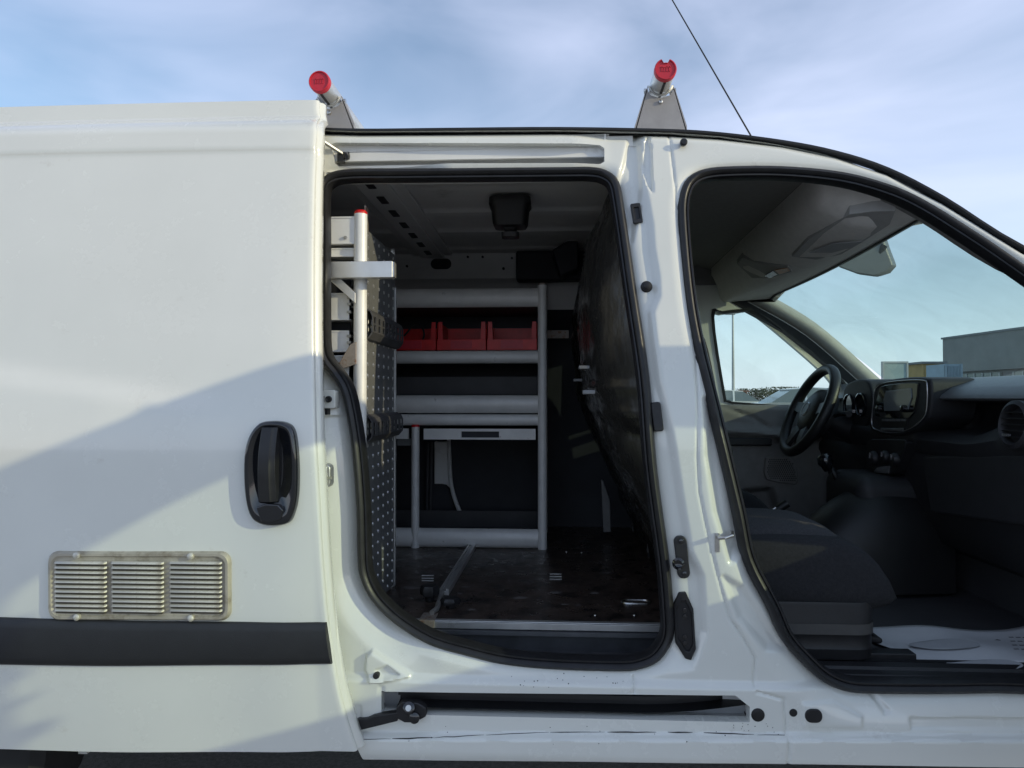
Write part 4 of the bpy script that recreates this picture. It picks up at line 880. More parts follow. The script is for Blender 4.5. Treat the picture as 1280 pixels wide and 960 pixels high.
# perforated panel: rows of square holes
def perf(name, x, y0, y1, z0, z1, ny, nz, hw, hh, m, par, off=0.0):
    b = MB(); dy = (y1-y0)/ny; dz = (z1-z0)/nz
    for i in range(ny):
        for k in range(nz):
            a0, a1, c0, c1 = y0 + i*dy, y0 + (i+1)*dy, z0 + k*dz, z0 + (k+1)*dz
            ya, yb, za, zb = (a0+a1)/2 - hw*dy/2, (a0+a1)/2 + hw*dy/2, (c0+c1)/2 - hh*dz/2, (c0+c1)/2 + hh*dz/2
            vs = [(x, a0, c0), (x, a1, c0), (x, a1, c1), (x, a0, c1), (x, ya, za), (x, yb, za), (x, yb, zb), (x, ya, zb)]
            vs += [(x - 0.003, q[1], q[2]) for q in vs[4:]]
            b.add(vs, [(0, 1, 5, 4), (1, 2, 6, 5), (2, 3, 7, 6), (3, 0, 4, 7), (4, 5, 9, 8), (5, 6, 10, 9), (6, 7, 11, 10), (7, 4, 8, 11)])
    return b.make(name, m, par, smooth=0)
perf('perforated_panel', xpost + 0.006, NY0 + 0.02, NY1 - 0.008, FZ + 0.01, zt - 0.03, 6, 33, 0.12, 0.26, 'panel_grey', near)
light_dots = MB()  # raised metal rings added to stand for light showing through the holes
for i in range(6):
    for k in range(33):
        y = NY0 + 0.02 + (NY1 - NY0 - 0.028)*(i + 0.5)/6; z = FZ + 0.01 + (zt - 0.04 - FZ)*(k + 0.5)/33
        light_dots.lathe([(0.0055, 0.0), (0.0045, 0.0022), (0.003, 0.0022), (0.003, 0.0005)], (xpost + 0.0062, y, z), (1, 0, 0), 6)
tag(light_dots.make('hole_light_dots', 'galv', near, smooth=0), kind='stuff')
MB().box((xpost - 0.010, NY1 - 0.008, FZ + 0.004), (xpost + 0.010, NY1 - 0.001, zt - 0.13)).box((xpost + 0.0065, NY1 - 0.015, FZ + 0.004), (xpost + 0.0105, NY1 - 0.011, zt - 0.13)).make('edge_profile', 'alu', near)
# slotted holder brackets on the panel
def slotted(z0, z1, out, name='slotted_bracket'):
    b = MB(); ny, h = 8, z1 - z0; y0, y1 = NY0 + 0.012, NY1 + 0.006
    prof = [(0.0, 1.0), (out*0.75, 0.86), (out, 0.70), (out, 0.12), (out*0.4, -0.10), (0.0, -0.14)]
    def X(t): return xpost + 0.008 + np.interp(t, [-0.14, -0.10, 0.12, 0.70, 0.86, 1.0], [0, out*0.4, out, out, out*0.75, 0])
    cols = []; 
    for i in range(ny):
        a0, a1 = y0 + (y1-y0)*i/ny, y0 + (y1-y0)*(i+1)/ny; w = a1 - a0; ya, yb = a0 + 0.28*w, a1 - 0.28*w
        for t0, t1, op in ((-0.14, -0.10, 0), (-0.10, 0.12, 0), (0.12, 0.18, 0), (0.18, 0.40, 1), (0.40, 0.46, 0), (0.46, 0.68, 1), (0.68, 0.86, 0), (0.86, 1.0, 0)):
            for s0, s1, hole in ((a0, ya, 0), (ya, yb, op), (yb, a1, 0)):
                if hole: continue
                b.add([(X(t0), s0, z0 + h*t0), (X(t0), s1, z0 + h*t0), (X(t1), s1, z0 + h*t1), (X(t1), s0, z0 + h*t1)], [(0, 1, 2, 3)])
    o = b.make(name, 'dark_grey', near, smooth=0, solid=0.0025)
    MB().box((xpost + 0.008, y0, z0 - 0.02), (xpost + 0.012, y0 + 0.018, z1 + 0.02)).make('bracket_tab', 'galv', near)
    b = MB()
    for i in range(ny):
        a0, a1 = y0 + (y1-y0)*i/ny, y0 + (y1-y0)*(i+1)/ny; w = a1 - a0
        for t in (0.19, 0.47): b.box((xpost + 0.0085, a0 + 0.3*w, z0 + h*t), (xpost + 0.010, a1 - 0.3*w, z0 + h*(t + 0.19)))
    b.make('bracket_backing', 'alu_white', near)
zz = lambda v: py_(475, v, 0.34).z
slotted(zz(426), zz(394), 0.020); slotted(zz(545), zz(517), 0.020)
# trays seen from behind, with their fascias
def zt_(v): return py_(420, v, NY0).z
TX0 = -1.36
def fascia(v0, v1, m='alu', yo=0.0, x1=None, dep=0.34):
    z1, z0 = zt_(v0), zt_(v1); x1 = xpost - 0.014 if x1 is None else x1; y = NY0 - 0.008 + yo
    b = MB(); b.box((TX0, y, z0), (x1, y + 0.004, z1)).box((TX0, y - 0.002, z0), (x1, y, z0 + 0.004)).box((TX0, y - 0.002, z1 - 0.004), (x1, y, z1)).box((TX0, y + 0.0045, z0), (x1, y + dep, z0 + 0.004)); return b.make('shelf_tray', m, near, bevel=0.0008)
fascia(272, 306, 'alu_white'); fascia(310, 321, 'alu_white', 0.01)
for v0, v1 in ((366, 400), (413, 440), (444, 480), (500, 540), (600, 640), (690, 730)): fascia(v0, v1, 'alu_white', 0.012, x1=xpost - 0.03)
b = MB()
for v0 in (372, 380, 420, 428, 390): 
    c = zt_(v0); b.box((xpost - 0.034, NY0 - 0.002, c - 0.003), (xpost - 0.024, NY0 + 0.02, c + 0.003))
b.make('tray_clips', 'galv', near)
MB().box((TX0, NY0 + 0.05, FZ + 0.02), (xpost - 0.04, NY0 + 0.056, zt - 0.06)).make('back_panel', 'wall_dark', near)
for y in (NY0, NY1): post(TX0, y, FZ, zt, 0.0165, near)
# square support bar across the post with its gusset
z1, z0 = py_(450, 327, NY0 - 0.04).z, py_(450, 347.5, NY0 - 0.04).z; xe = py_(491, 337, NY0 - 0.04).x
bar = MB().box((TX0 + 0.3, NY0 - 0.045, z0), (xe, NY0 - 0.0175, z1)).make('support_bar', 'alu', near, bevel=0.0015)
MB().box((xe + 0.0003, NY0 - 0.043, z0 + 0.002), (xe + 0.004, NY0 - 0.0195, z1 - 0.002)).make('end_cap', 'galv', bar)
g = [py_(u, v, NY0 - 0.03) for u, v in ((411, 349), (426, 349), (444, 366), (444, 379))]; MB().prism(g, (0, 0.006, 0)).make('gusset', 'alu', near, bevel=0.001)
g = [py_(u, v, NY0 - 0.02) for u, v in ((438, 430), (445, 427), (445, 455), (428, 461), (421, 458))]; MB().prism(g, (0, 0.006, 0)).make('gusset', 'rust_steel', near, bevel=0.001)
c = py_(461, 262, NY0 + 0.03); MB().box((c.x - 0.012, c.y, c.z - 0.05), (c.x - 0.008, c.y + 0.03, c.z + 0.012)).make('fixing_tab', 'rust_steel', near, bevel=0.001)
for u, v in ((432, 297),): 
    c = py_(u, v, NY0 - 0.009); MB().lathe([(0.005, 0), (0.004, 0.004)], c, (0, -1, 0), 8).make('rivet', 'steel', near)

# ------------------------------------------------------------------ clamp rail lying on the floor
a, e = pz_(588, 686, FZ + 0.01), pz_(555, 740, FZ + 0.01); t = empty('clamp_rail', (e.x, e.y, FZ), 'flat grey clamping rail with black knobs lying across the load floor', 'clamp')
d = (e - a).normalized(); s = d.cross(Vector((0, 0, 1))).normalized(); up = Vector((0, 0, 1)); e2 = a + d*(e - a).length
b = MB(); b.sweep([Vector((a.x, a.y, FZ + 0.001)) - d*0.05, Vector((e2.x, e2.y, FZ + 0.001))], [(-0.014, 0), (0.014, 0), (0.014, 0.016), (0.006, 0.018), (0.006, 0.012), (-0.006, 0.012), (-0.006, 0.018), (-0.014, 0.016)], lambda i: (s, up)); b.make('rail', 'alu', t)
def knob(u, v, r, h, nm='knob'):
    c = pz_(u, v, FZ); prof = [(r*0.5, 0.001), (r*0.55, h*0.3), (r*1.0, h*0.42), (r*1.08, h*0.7), (r*0.9, h*0.95), (r*0.3, h)]
    b = MB(); n = 24; vs = [(c.x + rr*(1 + 0.10*math.cos(6*6.283*k/n) * (1 if 1 < i < 5 else 0))*math.cos(6.283*k/n), c.y + rr*(1 + 0.10*math.cos(6*6.283*k/n)*(1 if 1 < i < 5 else 0))*math.sin(6.283*k/n), FZ + hh) for i, (rr, hh) in enumerate(prof) for k in range(n)]
    b.add(vs, [(i*n+k, i*n+(k+1) % n, (i+1)*n+(k+1) % n, (i+1)*n+k) for i in range(5) for k in range(n)] + [tuple(range(5*n, 6*n))]); b.make(nm, 'black_plastic', t)
knob(537, 752, 0.024, 0.048); knob(563, 760, 0.024, 0.030)
c = pz_(540, 768, FZ); b = MB(); b.box((c.x - 0.022, FY - 0.016, FZ + 0.0035), (c.x + 0.018, FY + 0.05, FZ + 0.0065)).box((c.x - 0.022, FY - 0.02, FZ - 0.012), (c.x + 0.018, FY - 0.016, FZ + 0.0065)); b.make('hook_plate', 'rust_steel', t, bevel=0.001)
c2 = pz_(553, 744, FZ); b = MB(); b.tube([(c.x + 0.004, FY + 0.03, FZ + 0.012), (c.x + 0.012, FY + 0.06, FZ + 0.014), (c2.x, c2.y, FZ + 0.012)], 0.007, 8); b.make('rod', 'galv', t)

# ------------------------------------------------------------------ roof bars
def roof_bar(u, v, Y, label, slot):
    p = py_(u, v, Y); r = 0.0255; t = empty('roof_bar', (p.x, 0.9, p.z - 0.12), label, 'roof bar', 'roof bars across the van')
    n = 32; pr = [(r*math.cos(a), r*math.sin(a)) for a in (6.283*k/n for k in range(n))]
    pr = [(a, c if not (abs(a) < 0.005 and c > 0) or not slot else c - 0.010) for a, c in pr]
    b = MB(); b.sweep([(p.x, Y, p.z), (p.x, YF - 0.1, p.z)], pr, lambda i: (Vector((1, 0, 0)), Vector((0, 0, 1)))); b.make('tube', 'alu', t, smooth=50)
    q = [(a*1.06, c*1.06) for a, c in pr]
    b = MB(); b.grid([[(p.x + a*k, Y + yy, p.z + c*k) for a, c in q + q[:1]] for k, yy in ((1.0, 0.006), (1.0, -0.006), (0.93, -0.009), (0.86, -0.009), (0.84, -0.006))]); b.add([(p.x + a*0.84, Y - 0.006, p.z + c*0.84) for a, c in q], [tuple(range(n))]); cp = b.make('end_cap', 'red_cap', t, smooth=50)
    for x0_, h in ((-0.009, 0.012), (-0.003, 0.009), (0.003, 0.012), (0.009, 0.012)):
        MB().box((p.x + x0_ - 0.0013, Y - 0.0075, p.z - 0.006), (p.x + x0_ + 0.0013, Y - 0.0055, p.z - 0.006 + h)).make('cap_mark', 'red_cap', cp)
    MB().box((p.x - 0.012, Y - 0.0075, p.z + 0.004), (p.x + 0.012, Y - 0.0055, p.z + 0.0065)).make('cap_mark', 'red_cap', cp)
    MB().box((p.x - 0.003, Y + 0.010, p.z - r - 0.002), (p.x + 0.003, YF - 0.3, p.z - r + 0.004)).make('slot', 'rubber', t)
    for Yb, sg in ((Y + 0.075, 1), (YF - 0.24, -1)):
        zb = roofz(p.x, 0.16) - 0.004; zt2 = p.z - r*0.9
        pl = [(p.x - 0.066, Yb, zb), (p.x + 0.066, Yb, zb), (p.x + 0.066, Yb, zb + 0.045), (p.x + 0.036, Yb, zt2 + 0.012), (p.x + 0.024, Yb, zt2 - 0.006), (p.x, Yb, zt2 - 0.014), (p.x - 0.024, Yb, zt2 - 0.006), (p.x - 0.036, Yb, zt2 + 0.012), (p.x - 0.066, Yb, zb + 0.045)]
        br = MB().prism(pl, (0, 0.004*sg, 0)).make('bracket', 'rack_plate', t)
        for s in (-1, 1):
            xs0 = p.x + s*0.032
            MB().prism([(xs0 + s*0.036, Yb, zb + 0.024), (xs0, Yb, zt2 + 0.020), (xs0 - s*0.002, Yb, zt2 + 0.020), (xs0 + s*0.033, Yb, zb + 0.024)], (0, 0.05*sg, 0)).make('bracket_flange', 'rack_plate', br)
            MB().lathe([(0.007, -0.004), (0.007, 0.005), (0.004, 0.006)], (xs0 + s*0.003, Yb + 0.012, zt2 + 0.010), (s, 0, 0), 10).make('bolt', 'steel', br)
        MB().lathe([(0.005, 0), (0.005, 0.004), (0.003, 0.005)], (p.x, Yb - (0.001 if sg > 0 else -0.001), zt2 - 0.024), (0, -sg, 0), 10).make('bolt', 'steel', br)
        b = MB(); b.tube([(p.x + 0.030*math.cos(a), Yb - 0.004*sg, p.z + 0.030*math.sin(a)) for a in np.linspace(math.pi*1.08, math.pi*1.92, 12)], 0.003, 6); b.make('clip', 'galv', br)
roof_bar(400, 103, 0.135, 'rear aluminium roof bar with red end cap above the sliding door edge', False)
roof_bar(831.5, 88, 0.135, 'front aluminium roof bar with notched red cap on trapezoid bracket', True)
a = py_(933, 160, 0.86); e = py_(838, -4, 0.86); d = (a - e).normalized(); zr = roofz(0.8, 0.86); bs = a + d*((zr - a.z)/d.z)
t = MB().tube([bs, e - d*0.02], [0.0035, 0.0022], 8).make('aerial', 'rubber', van); MB().lathe([(0.028, -0.004), (0.026, 0.01), (0.012, 0.035), (0.006, 0.05)], bs, -d, 16).make('aerial_base', 'rubber', t)
# ------------------------------------------------------------------ cab
cab_floor_z = 0.485
MB().box((0.10, 0.10, cab_floor_z - 0.02), (1.36, 1.62, cab_floor_z)).box((1.36, 0.10, cab_floor_z - 0.02), (1.40, 1.62, 1.0)).make('cab_floor', 'dark_grey', van)
# sill trim inside the front opening
b = MB(); b.grid([[(x, y, z) for y, z in ((0.03, 0.455), (0.035, 0.485), (0.055, 0.497), (0.06, 0.490), (0.09, 0.494), (0.095, 0.500), (0.12, 0.502), (0.13, 0.486))] for x in np.linspace(0.45, 1.40, 6)]); b.make('sill_trim', 'black_plastic', van, smooth=35)
def ceil_z(x): return min(1.703, float(np.interp(x, [t[0] for t in TOP], [t[1] for t in TOP])) - 0.012)
b = MB(); b.grid([[(x, y, ceil_z(x)) for y in np.linspace(0.165, 1.60, 6)] for x in np.linspace(0.20, 0.76, 26)]); b.make('headliner', 'headliner', van, smooth=60)
MB().box((0.20, 1.575, 1.62), (0.80, 1.594, 1.704)).make('headliner_edge', 'headliner', van)
MB().box((0.215, 1.50, 1.0), (0.235, 1.66, 1.71)).box((0.40, 0.12, 0.49), (0.41, 1.60, 0.56)).make('cab_back_trim', 'headliner', van)
# overhead shelf across the top of the windscreen
rows = []; NYs = 36
A_far, A_near = py_(968, 369, 1.50), py_(1156, 271, 0.22)       # lower front edge
C_far, C_near = py_(910, 376, 1.49), py_(1112, 282, 0.24)       # crease along the underside
B_far, B_near = py_(891, 346, 1.50), py_(1014, 233, 0.26)       # rear upper edge
for i in range(NYs + 1):
    t = i/NYs; y = 1.53 + (0.15 - 1.53)*t; f = (1.50 - y)/(1.50 - 0.22)
    A = A_far + (A_near - A_far)*f; Bq = B_far + (B_near - B_far)*((1.50 - y)/(1.50 - 0.26))
    Cq = C_far + (C_near - C_far)*((1.49 - y)/(1.49 - 0.24)); cx_, cz_ = Cq.x, Cq.z - 0.010*math.sin(math.pi*min(1, max(0, f)))
    ax, az = A.x, A.z - 0.012*math.sin(math.pi*min(1, max(0, f))); bx_, bz_ = Bq.x + 0.0, Bq.z
    e = sstep((1.53 - y)/0.06)                                     # rounded far end
    pr = [(bx_, min(1.702, ceil_z(bx_))), (bx_, min(bz_ + 0.012, ceil_z(bx_) - 0.002)), (bx_ + 0.008, bz_ - 0.016*e), (bx_ + 0.025, bz_ + (cz_ - bz_)*0.35 - 0.012*e), (bx_ + (cx_ - bx_)*0.62, bz_ + (cz_ - bz_)*0.80 - 0.010*e), (cx_ - 0.008, cz_ + 0.003), (cx_, cz_), (ax - 0.006, az), (ax + 0.008, az + 0.006), (ax + 0.012, az + 0.03), (ax + 0.0, max(az + 0.032, ceil_z(ax) - 0.004))]
    crown = 0.07*max(0.0, 1 - (2*(y - 0.15)/1.43 - 1)**2); en = float(sstep((y - 0.15)/0.12))
    lim = lambda x: min(1.702, float(np.interp(x, [q[0] for q in TOP], [q[1] for q in TOP])) - 0.014 + crown)
    pr = [(x, min(lim(x), z + (lim(x) - z)*(1 - en)*(0.9 if 0 < k < 9 else 0))) for k, (x, z) in enumerate(pr)]
    rows.append([(x, y, z) for x, z in pr])
b = MB(); b.grid(rows); b.add(rows[0], [tuple(range(11))]); b.add(rows[-1], [tuple(range(11))])
ovh = b.make('overhead_shelf', 'console_grey', van, smooth=50); ovh['label'] = 'grey overhead shelf above the windscreen'
MB().sweep([Vector(r[7]) + Vector((0.004, 0, -0.002)) for r in rows], [(-0.010, -0.002), (0.010, -0.002), (0.012, 0.003), (-0.012, 0.003)], lambda i: (Vector((0.9, 0, 0.35)).normalized(), Vector((-0.35, 0, 0.9)).normalized())).make('edge_trim', 'black_plastic', ovh)
def on_shelf(u, v, lift=0.004):
    """point on the underside of the overhead shelf (ray against its facets)"""
    d = ray(u, v); best = None
    for i in range(NYs):
        for k in range(2, 8):
            q = [Vector(rows[i][k]), Vector(rows[i+1][k]), Vector(rows[i+1][k+1]), Vector(rows[i][k+1])]
            for tri in ((q[0], q[1], q[2]), (q[0], q[2], q[3])):
                n = (tri[1]-tri[0]).cross(tri[2]-tri[0])
                if n.length < 1e-9 or abs(n.dot(d)) < 1e-9: continue
                t = n.dot(tri[0] - CAM)/n.dot(d); p = CAM + d*t
                ok = all((tri[(j+1) % 3]-tri[j]).cross(p - tri[j]).dot(n) >= -1e-7 for j in range(3))
                if ok and (best is None or t < best): best = t
    if best is None: return None
    return CAM + d*(best - lift)
def shelf_patch(name, px_list, m, th, par):
    pts = [on_shelf(u, v, 0.020) for u, v in px_list]
    if any(p is None for p in pts): pts = [p for p in pts if p is not None]
    if len(pts) < 3: return None
    b = MB(); b.prism(pts, (0.0, 0.0, th)); return b.make(name, m, par, bevel=0.002)
vis = shelf_patch('sun_visor', [(990, 321), (1010, 300), (1062, 268), (1090, 264), (1120, 263), (1112, 281), (1080, 302), (1052, 318), (1020, 325)], 'visor_grey', 0.030, ovh)
lb = [on_shelf(u, v, 0.024) for u, v in ((1012, 316), (1040, 305), (1078, 302), (1066, 309), (1040, 316))]
if all(p is not None for p in lb): MB().prism(lb, (0, 0, 0.002)).make('visor_label', 'print_grey', ovh)
shelf_patch('roof_lamp', [(921, 330), (928, 322), (950, 330), (985, 333), (990, 340), (962, 348), (940, 348)], 'visor_grey', 0.026, ovh)
lb = [on_shelf(u, v, 0.024) for u, v in ((968, 338), (984, 335), (987, 339), (974, 343))]
if all(p is not None for p in lb): MB().prism(lb, (0, 0, 0.002)).make('lamp_lens', 'amber', ovh)
lb = [on_shelf(u, v, 0.024) for u, v in ((956, 345), (966, 339), (972, 343), (962, 348))]
if all(p is not None for p in lb): MB().prism(lb, (0, 0, 0.002)).make('lamp_switch', 'badge', ovh)
# mirror behind the shelf edge
mp = [py_(u, v, 0.98) for u, v in ((1046, 333), (1062, 306), (1100, 286), (1108, 310), (1116, 331), (1108, 340), (1092, 345), (1070, 342))]
mir = MB().prism([p + Vector((0.0, 0, 0)) for p in mp], (0.03, 0.03, 0)).make('interior_mirror', 'dash_pad', van, bevel=0.006)
c = sum(mp, Vector())/len(mp); MB().tube([c + Vector((0.02, 0.02, 0.0)), c + Vector((0.05, 0.0, 0.05))], 0.012, 8).make('mirror_stem', 'black_plastic', mir)
# windscreen and its pillars
AW = [t for t in TOPS if t[0] >= 0.81]
rows2 = []
for x, z in AW:
    y0 = float(ybase(z)) + 0.035; y1 = YF - 0.05 - y0
    bl = min(1.0, 0.25 + (x - 0.81)/0.35)
    rows2.append([(x + 0.10*bl*math.sin(math.pi*k/14), y0 + (y1 - y0)*k/14, z + 0.035*math.sin(math.pi*k/14)) for k in range(15)])
b = MB(); b.grid(rows2); b.make('windscreen', 'windscreen_glass', van, smooth=80)
def shelf_front(y):
    f = (1.50 - y)/(1.50 - 0.22); A = A_far + (A_near - A_far)*f; return (A.x + 0.012, y, A.z + 0.03)
b = MB(); b.grid([[shelf_front(min(1.53, max(0.165, r[1]))) for r in rows2[0]], [(r[0] - 0.01, r[1], r[2] + 0.004) for r in rows2[0]]]); b.make('windscreen_header', 'headliner', van)
# far pillar trim
ft, fb = py_(935, 366, 1.60), py_(1094, 482, 1.60); fm = py_(1010, 415, 1.60) + Vector((0.012, 0, 0.012))
path = catmull([ft - (fm - ft)*0.15, ft, fm, fb, fb + (fb - fm)*0.3], 6, closed=False)
def pfr(i):
    a = Vector(path[max(i-1, 0)]); e = Vector(path[min(i+1, len(path)-1)]); t = (e - a).normalized(); n = t.cross(Vector((0, 1, 0))).normalized(); return (n, Vector((0, 1, 0)))
b = MB(); b.sweep([Vector(p) for p in path], [(-0.036, 0.03), (-0.032, -0.005), (-0.014, -0.026), (0.014, -0.026), (0.034, -0.005), (0.038, 0.03)], pfr); b.make('far_pillar_trim', 'trim_beige', van, smooth=60)
path2 = [Vector(p) + pfr(i)[0]*0.056 for i, p in enumerate(path)]
path3 = [Vector(p) - pfr(i)[0]*0.054 for i, p in enumerate(path)]
for q in (path2 if path2[3].z < Vector(path[3]).z else path3,):
    b = MB(); b.sweep(q, [(-0.022, 0.03), (-0.020, -0.002), (0.016, -0.006), (0.022, 0.03)], pfr); b.make('far_door_seal', 'rubber', van, smooth=50)
# near pillar trim beside the windscreen (behind the seal)
NP = [Vector((x, float(ybase(z)) + 0.055, z - 0.022)) for x, z in AW]
b = MB(); b.sweep(NP, [(-0.022, -0.02), (0.020, -0.02), (0.020, 0.03), (-0.015, 0.035)], lambda i: ((NP[min(i+1, len(NP)-1)] - NP[max(i-1, 0)]).normalized().cross(Vector((0, 1, 0))), Vector((0, 1, 0)))); b.make('near_pillar_trim', 'headliner', van, smooth=60)
# driver door seen from inside: white frame, window glass, card, speaker
fdo = [(0.46, 0.44), (0.50, 1.0), (0.52, 1.58), (0.56, 1.64), (0.74, 1.655), (0.88, 1.60), (1.05, 1.50), (1.30, 1.30), (1.36, 1.12), (1.37, 0.46)]
fdoor = sheet('driver_door', 0.44, 1.40, 0.42, 1.68, 0.012, lambda X, Z: 1.60 - 0.0*Z, [tuple(p) for p in catmull(fdo, 3)], [FWS], 'paint', van, lip=0.04)
b = MB(); PW = [Vector((x, 1.60, z)) for x, z in FWS]; cw_ = sum(PW, Vector())/len(PW)
b.grid([[cw_ + (p - cw_)*s + Vector((0, o, 0)) for p in PW + PW[:1]] for s, o in ((1.035, 0.0), (1.03, -0.006), (0.985, -0.006), (0.98, 0.03))]); b.make('window_seal', 'rubber', fdoor, smooth=40)
sheet('door_glass', 0.44, 1.40, 0.9, 1.68, 0.02, lambda X, Z: X*0 + 1.625, [(cw_.x + (a - cw_.x)*1.05, cw_.z + (c - cw_.z)*1.05) for a, c in FWS], [], 'side_glass', fdoor)
def card_y(X, Z):
    y = 1.575 - 0.03*sstep((1.10 - Z)/0.03)
    d, s = sdline(X, Z, [(0.4, 0.985), (0.8, 0.975), (1.02, 0.955), (1.4, 0.955)]); y = y - 0.035*sstep(1 - d/0.035)
    d, s = sdline(X, Z, [(0.70, 1.10), (0.88, 1.03), (1.0, 0.95)]); y = y + 0.008*np.exp(-(d/0.008)**2)
    pk = sdpoly(X, Z, [(0.62, 0.70), (0.95, 0.72), (1.0, 0.58), (0.95, 0.48), (0.60, 0.48)]); y = y + 0.05*sstep(0.5 - pk/0.03) - 0.0
    y = y - 0.03*sstep((X - 1.10)/0.06)*sstep((0.93 - Z)/0.1)
    return y
cz1 = py_(930, 506, 1.57).z
sheet('door_card', 0.46, 1.36, 0.46, cz1 + 0.01, 0.009, card_y, [(0.48, 0.47), (0.50, cz1), (1.34, cz1), (1.35, 0.47)], [], 'door_card', fdoor, lip=0.02)
sp = [py_(u, v, 1.535) for u, v in ((957, 572), (968, 568.5), (988, 572), (995, 579), (999, 600), (995, 606), (975, 604), (958, 600), (955, 590))]
spk = MB().prism(sp, (0, 0.02, 0)).make('speaker_grille', 'door_card', fdoor, bevel=0.006)
b = MB(); cs = sum(sp, Vector())/len(sp); poly = [(p.x, p.z) for p in sp]
for i in range(18):
    for k in range(14):
        x, z = cs.x - 0.075 + i*0.0088 + (0.0044 if k % 2 else 0), cs.z - 0.06 + k*0.0088
        if sdpoly(np.array([x]), np.array([z]), poly)[0] < -0.012: b.lathe([(0.0028, 0), (0.0028, 0.001)], (x, 1.5345, z), (0, -1, 0), 6)
tag(b.make('speaker_holes', 'rubber', fdoor), kind='stuff')
a = py_(905, 549, 1.52); e = py_(965, 556, 1.52); MB().box((a.x, 1.515, e.z - 0.004), (e.x, 1.56, a.z + 0.006)).make('armrest', 'leather', fdoor, bevel=0.006)
# dashboard: profile swept across the cab
def dash_prof(y):
    pas = 1 - sstep((y - 0.66)/0.08)                                # passenger side has an open shelf under the pad
    lipx = 1.155
    return [(1.64, 1.085), (1.56, 1.165), (1.42, 1.188), (1.28, 1.180), (lipx + 0.035, 1.150), (lipx + 0.005, 1.128), (lipx, 1.118), (lipx + 0.01, 1.112),
            (lipx + 0.02 + 0.14*pas, 1.100), (lipx + 0.02 + 0.15*pas, 1.06), (lipx + 0.01 + 0.13*pas, 1.025), (lipx - 0.01 + 0.02*pas, 1.012 ), (lipx - 0.015, 0.99), (lipx - 0.005, 0.955), (lipx + 0.004, 0.945), (lipx, 0.935), (lipx - 0.005, 0.90), (lipx + 0.03, 0.78), (lipx + 0.08, 0.66), (1.36, 0.60), (1.40, 0.48)]
ysd = np.concatenate([np.linspace(0.10, 0.64, 16), np.linspace(0.66, 0.76, 10), np.linspace(0.79, 1.64, 20)])
rows = []
for y in ysd:
    pr = dash_prof(y); sw = 0.055*sstep((0.46 - y)/0.25)           # right end sweeps up round the vent
    rows.append([(x + (0.02*sstep((0.2 - y)/0.1) if k < 7 else 0), y, z + (sw if 9 < k < 12 else (sw*0.5 if 11 < k < 14 else 0))) for k, (x, z) in enumerate(pr)])
b = MB(); b.grid([r[7:] for r in rows]); b.add(rows[0], [tuple(range(len(rows[0])))]); dsh = b.make('dashboard', 'dash', van, smooth=45); dsh['label'] = 'black dashboard across the cab'
b = MB(); b.grid([r[:8] for r in rows]); b.make('dashboard_pad', 'dash_pad', dsh, smooth=50)
# hood and screen of the centre stack
def X12(u, v, x=1.16): return px_(u, v, x)
def face(name, l, x, th, m, par, bev=0.004, smoothn=0):
    pts = [px_(u, v, x) for u, v in l]
    if smoothn: pts = [Vector(p) for p in catmull(pts, smoothn)]
    return MB().prism(pts, (th, 0, 0)).make(name, m, par, bevel=bev)
stack = face('centre_stack', [(1093, 482), (1103, 476), (1130, 472), (1156, 472), (1163, 480), (1162, 515), (1155, 528), (1138, 540), (1118, 545), (1095, 541), (1086, 533), (1089, 505)], 1.13, 0.14, 'dash', dsh, 0.012, 3)
tp = [Vector(p) for p in catmull([px_(u, v, 1.1275) for u, v in [(1094, 487), (1104, 479), (1130, 475.5), (1154, 475.5), (1159, 482), (1158, 513), (1152, 525), (1137, 536), (1118, 541), (1098, 538), (1090, 531), (1091.5, 505)]], 4)]
tb = MB(); tb.sweep(tp, [(0.0018*math.cos(a), 0.0018*math.sin(a)) for a in np.linspace(0, 2*math.pi, 6, endpoint=False)], lambda i: ((tp[(i+1) % len(tp)] - tp[i-1]).normalized().cross(Vector((1, 0, 0))), Vector((1, 0, 0))), closed=True); tb.make('stack_trim', 'badge', stack)
face('screen_surround', [(1098, 489), (1106, 481), (1143, 478), (1147, 484), (1144, 506), (1136, 523), (1100, 522), (1093, 516)], 1.126, 0.02, 'gloss_black', stack, 0.003, 2)
face('screen', [(1107, 489), (1138, 485), (1139, 497), (1134, 513), (1105, 514), (1104, 500)], 1.123, 0.01, 'screen', stack, 0.001)
for u, v in ((1102, 511), (1133, 511)):
    p = px_(u, v, 1.125); MB().lathe([(0.012, 0), (0.011, 0.016), (0.006, 0.018)], p, (-1, 0, 0), 16).make('knob', 'gloss_black', stack)
face('button_panel', [(1097, 521), (1135, 521), (1133, 534), (1100, 534)], 1.127, 0.02, 'black_plastic', stack, 0.002)
for k in range(5): face('button', [(1102 + k*6, 524), (1107 + k*6, 524), (1107 + k*6, 526.5), (1102 + k*6, 526.5)], 1.1245, 0.006, 'dash_pad', stack, 0.0006)
face('trim_strip', [(1100, 535), (1130, 535), (1128, 538.5), (1102, 538.5)], 1.1265, 0.02, 'badge', stack, 0.001)
hv = face('climate_panel', [(1084, 552), (1098, 549), (1126, 549), (1132, 553), (1126, 572), (1118, 590), (1108, 594), (1088, 590), (1083, 580)], 1.118, 0.08, 'black_plastic', dsh, 0.006, 2)
for u, v, r in ((1093, 573, 0.026), (1108, 571, 0.021), (1120, 574, 0.021)):
    p = px_(u, v, 1.116); k_ = MB().lathe([(r, -0.004), (r, 0.006), (r*0.8, 0.014), (r*0.3, 0.015)], p, (-1, 0, 0), 24).make('climate_dial', 'black_plastic', hv)
    MB().box((1.098, p.y - 0.002, p.z), (1.103, p.y + 0.002, p.z + r*0.75)).make('dial_mark', 'badge', k_)
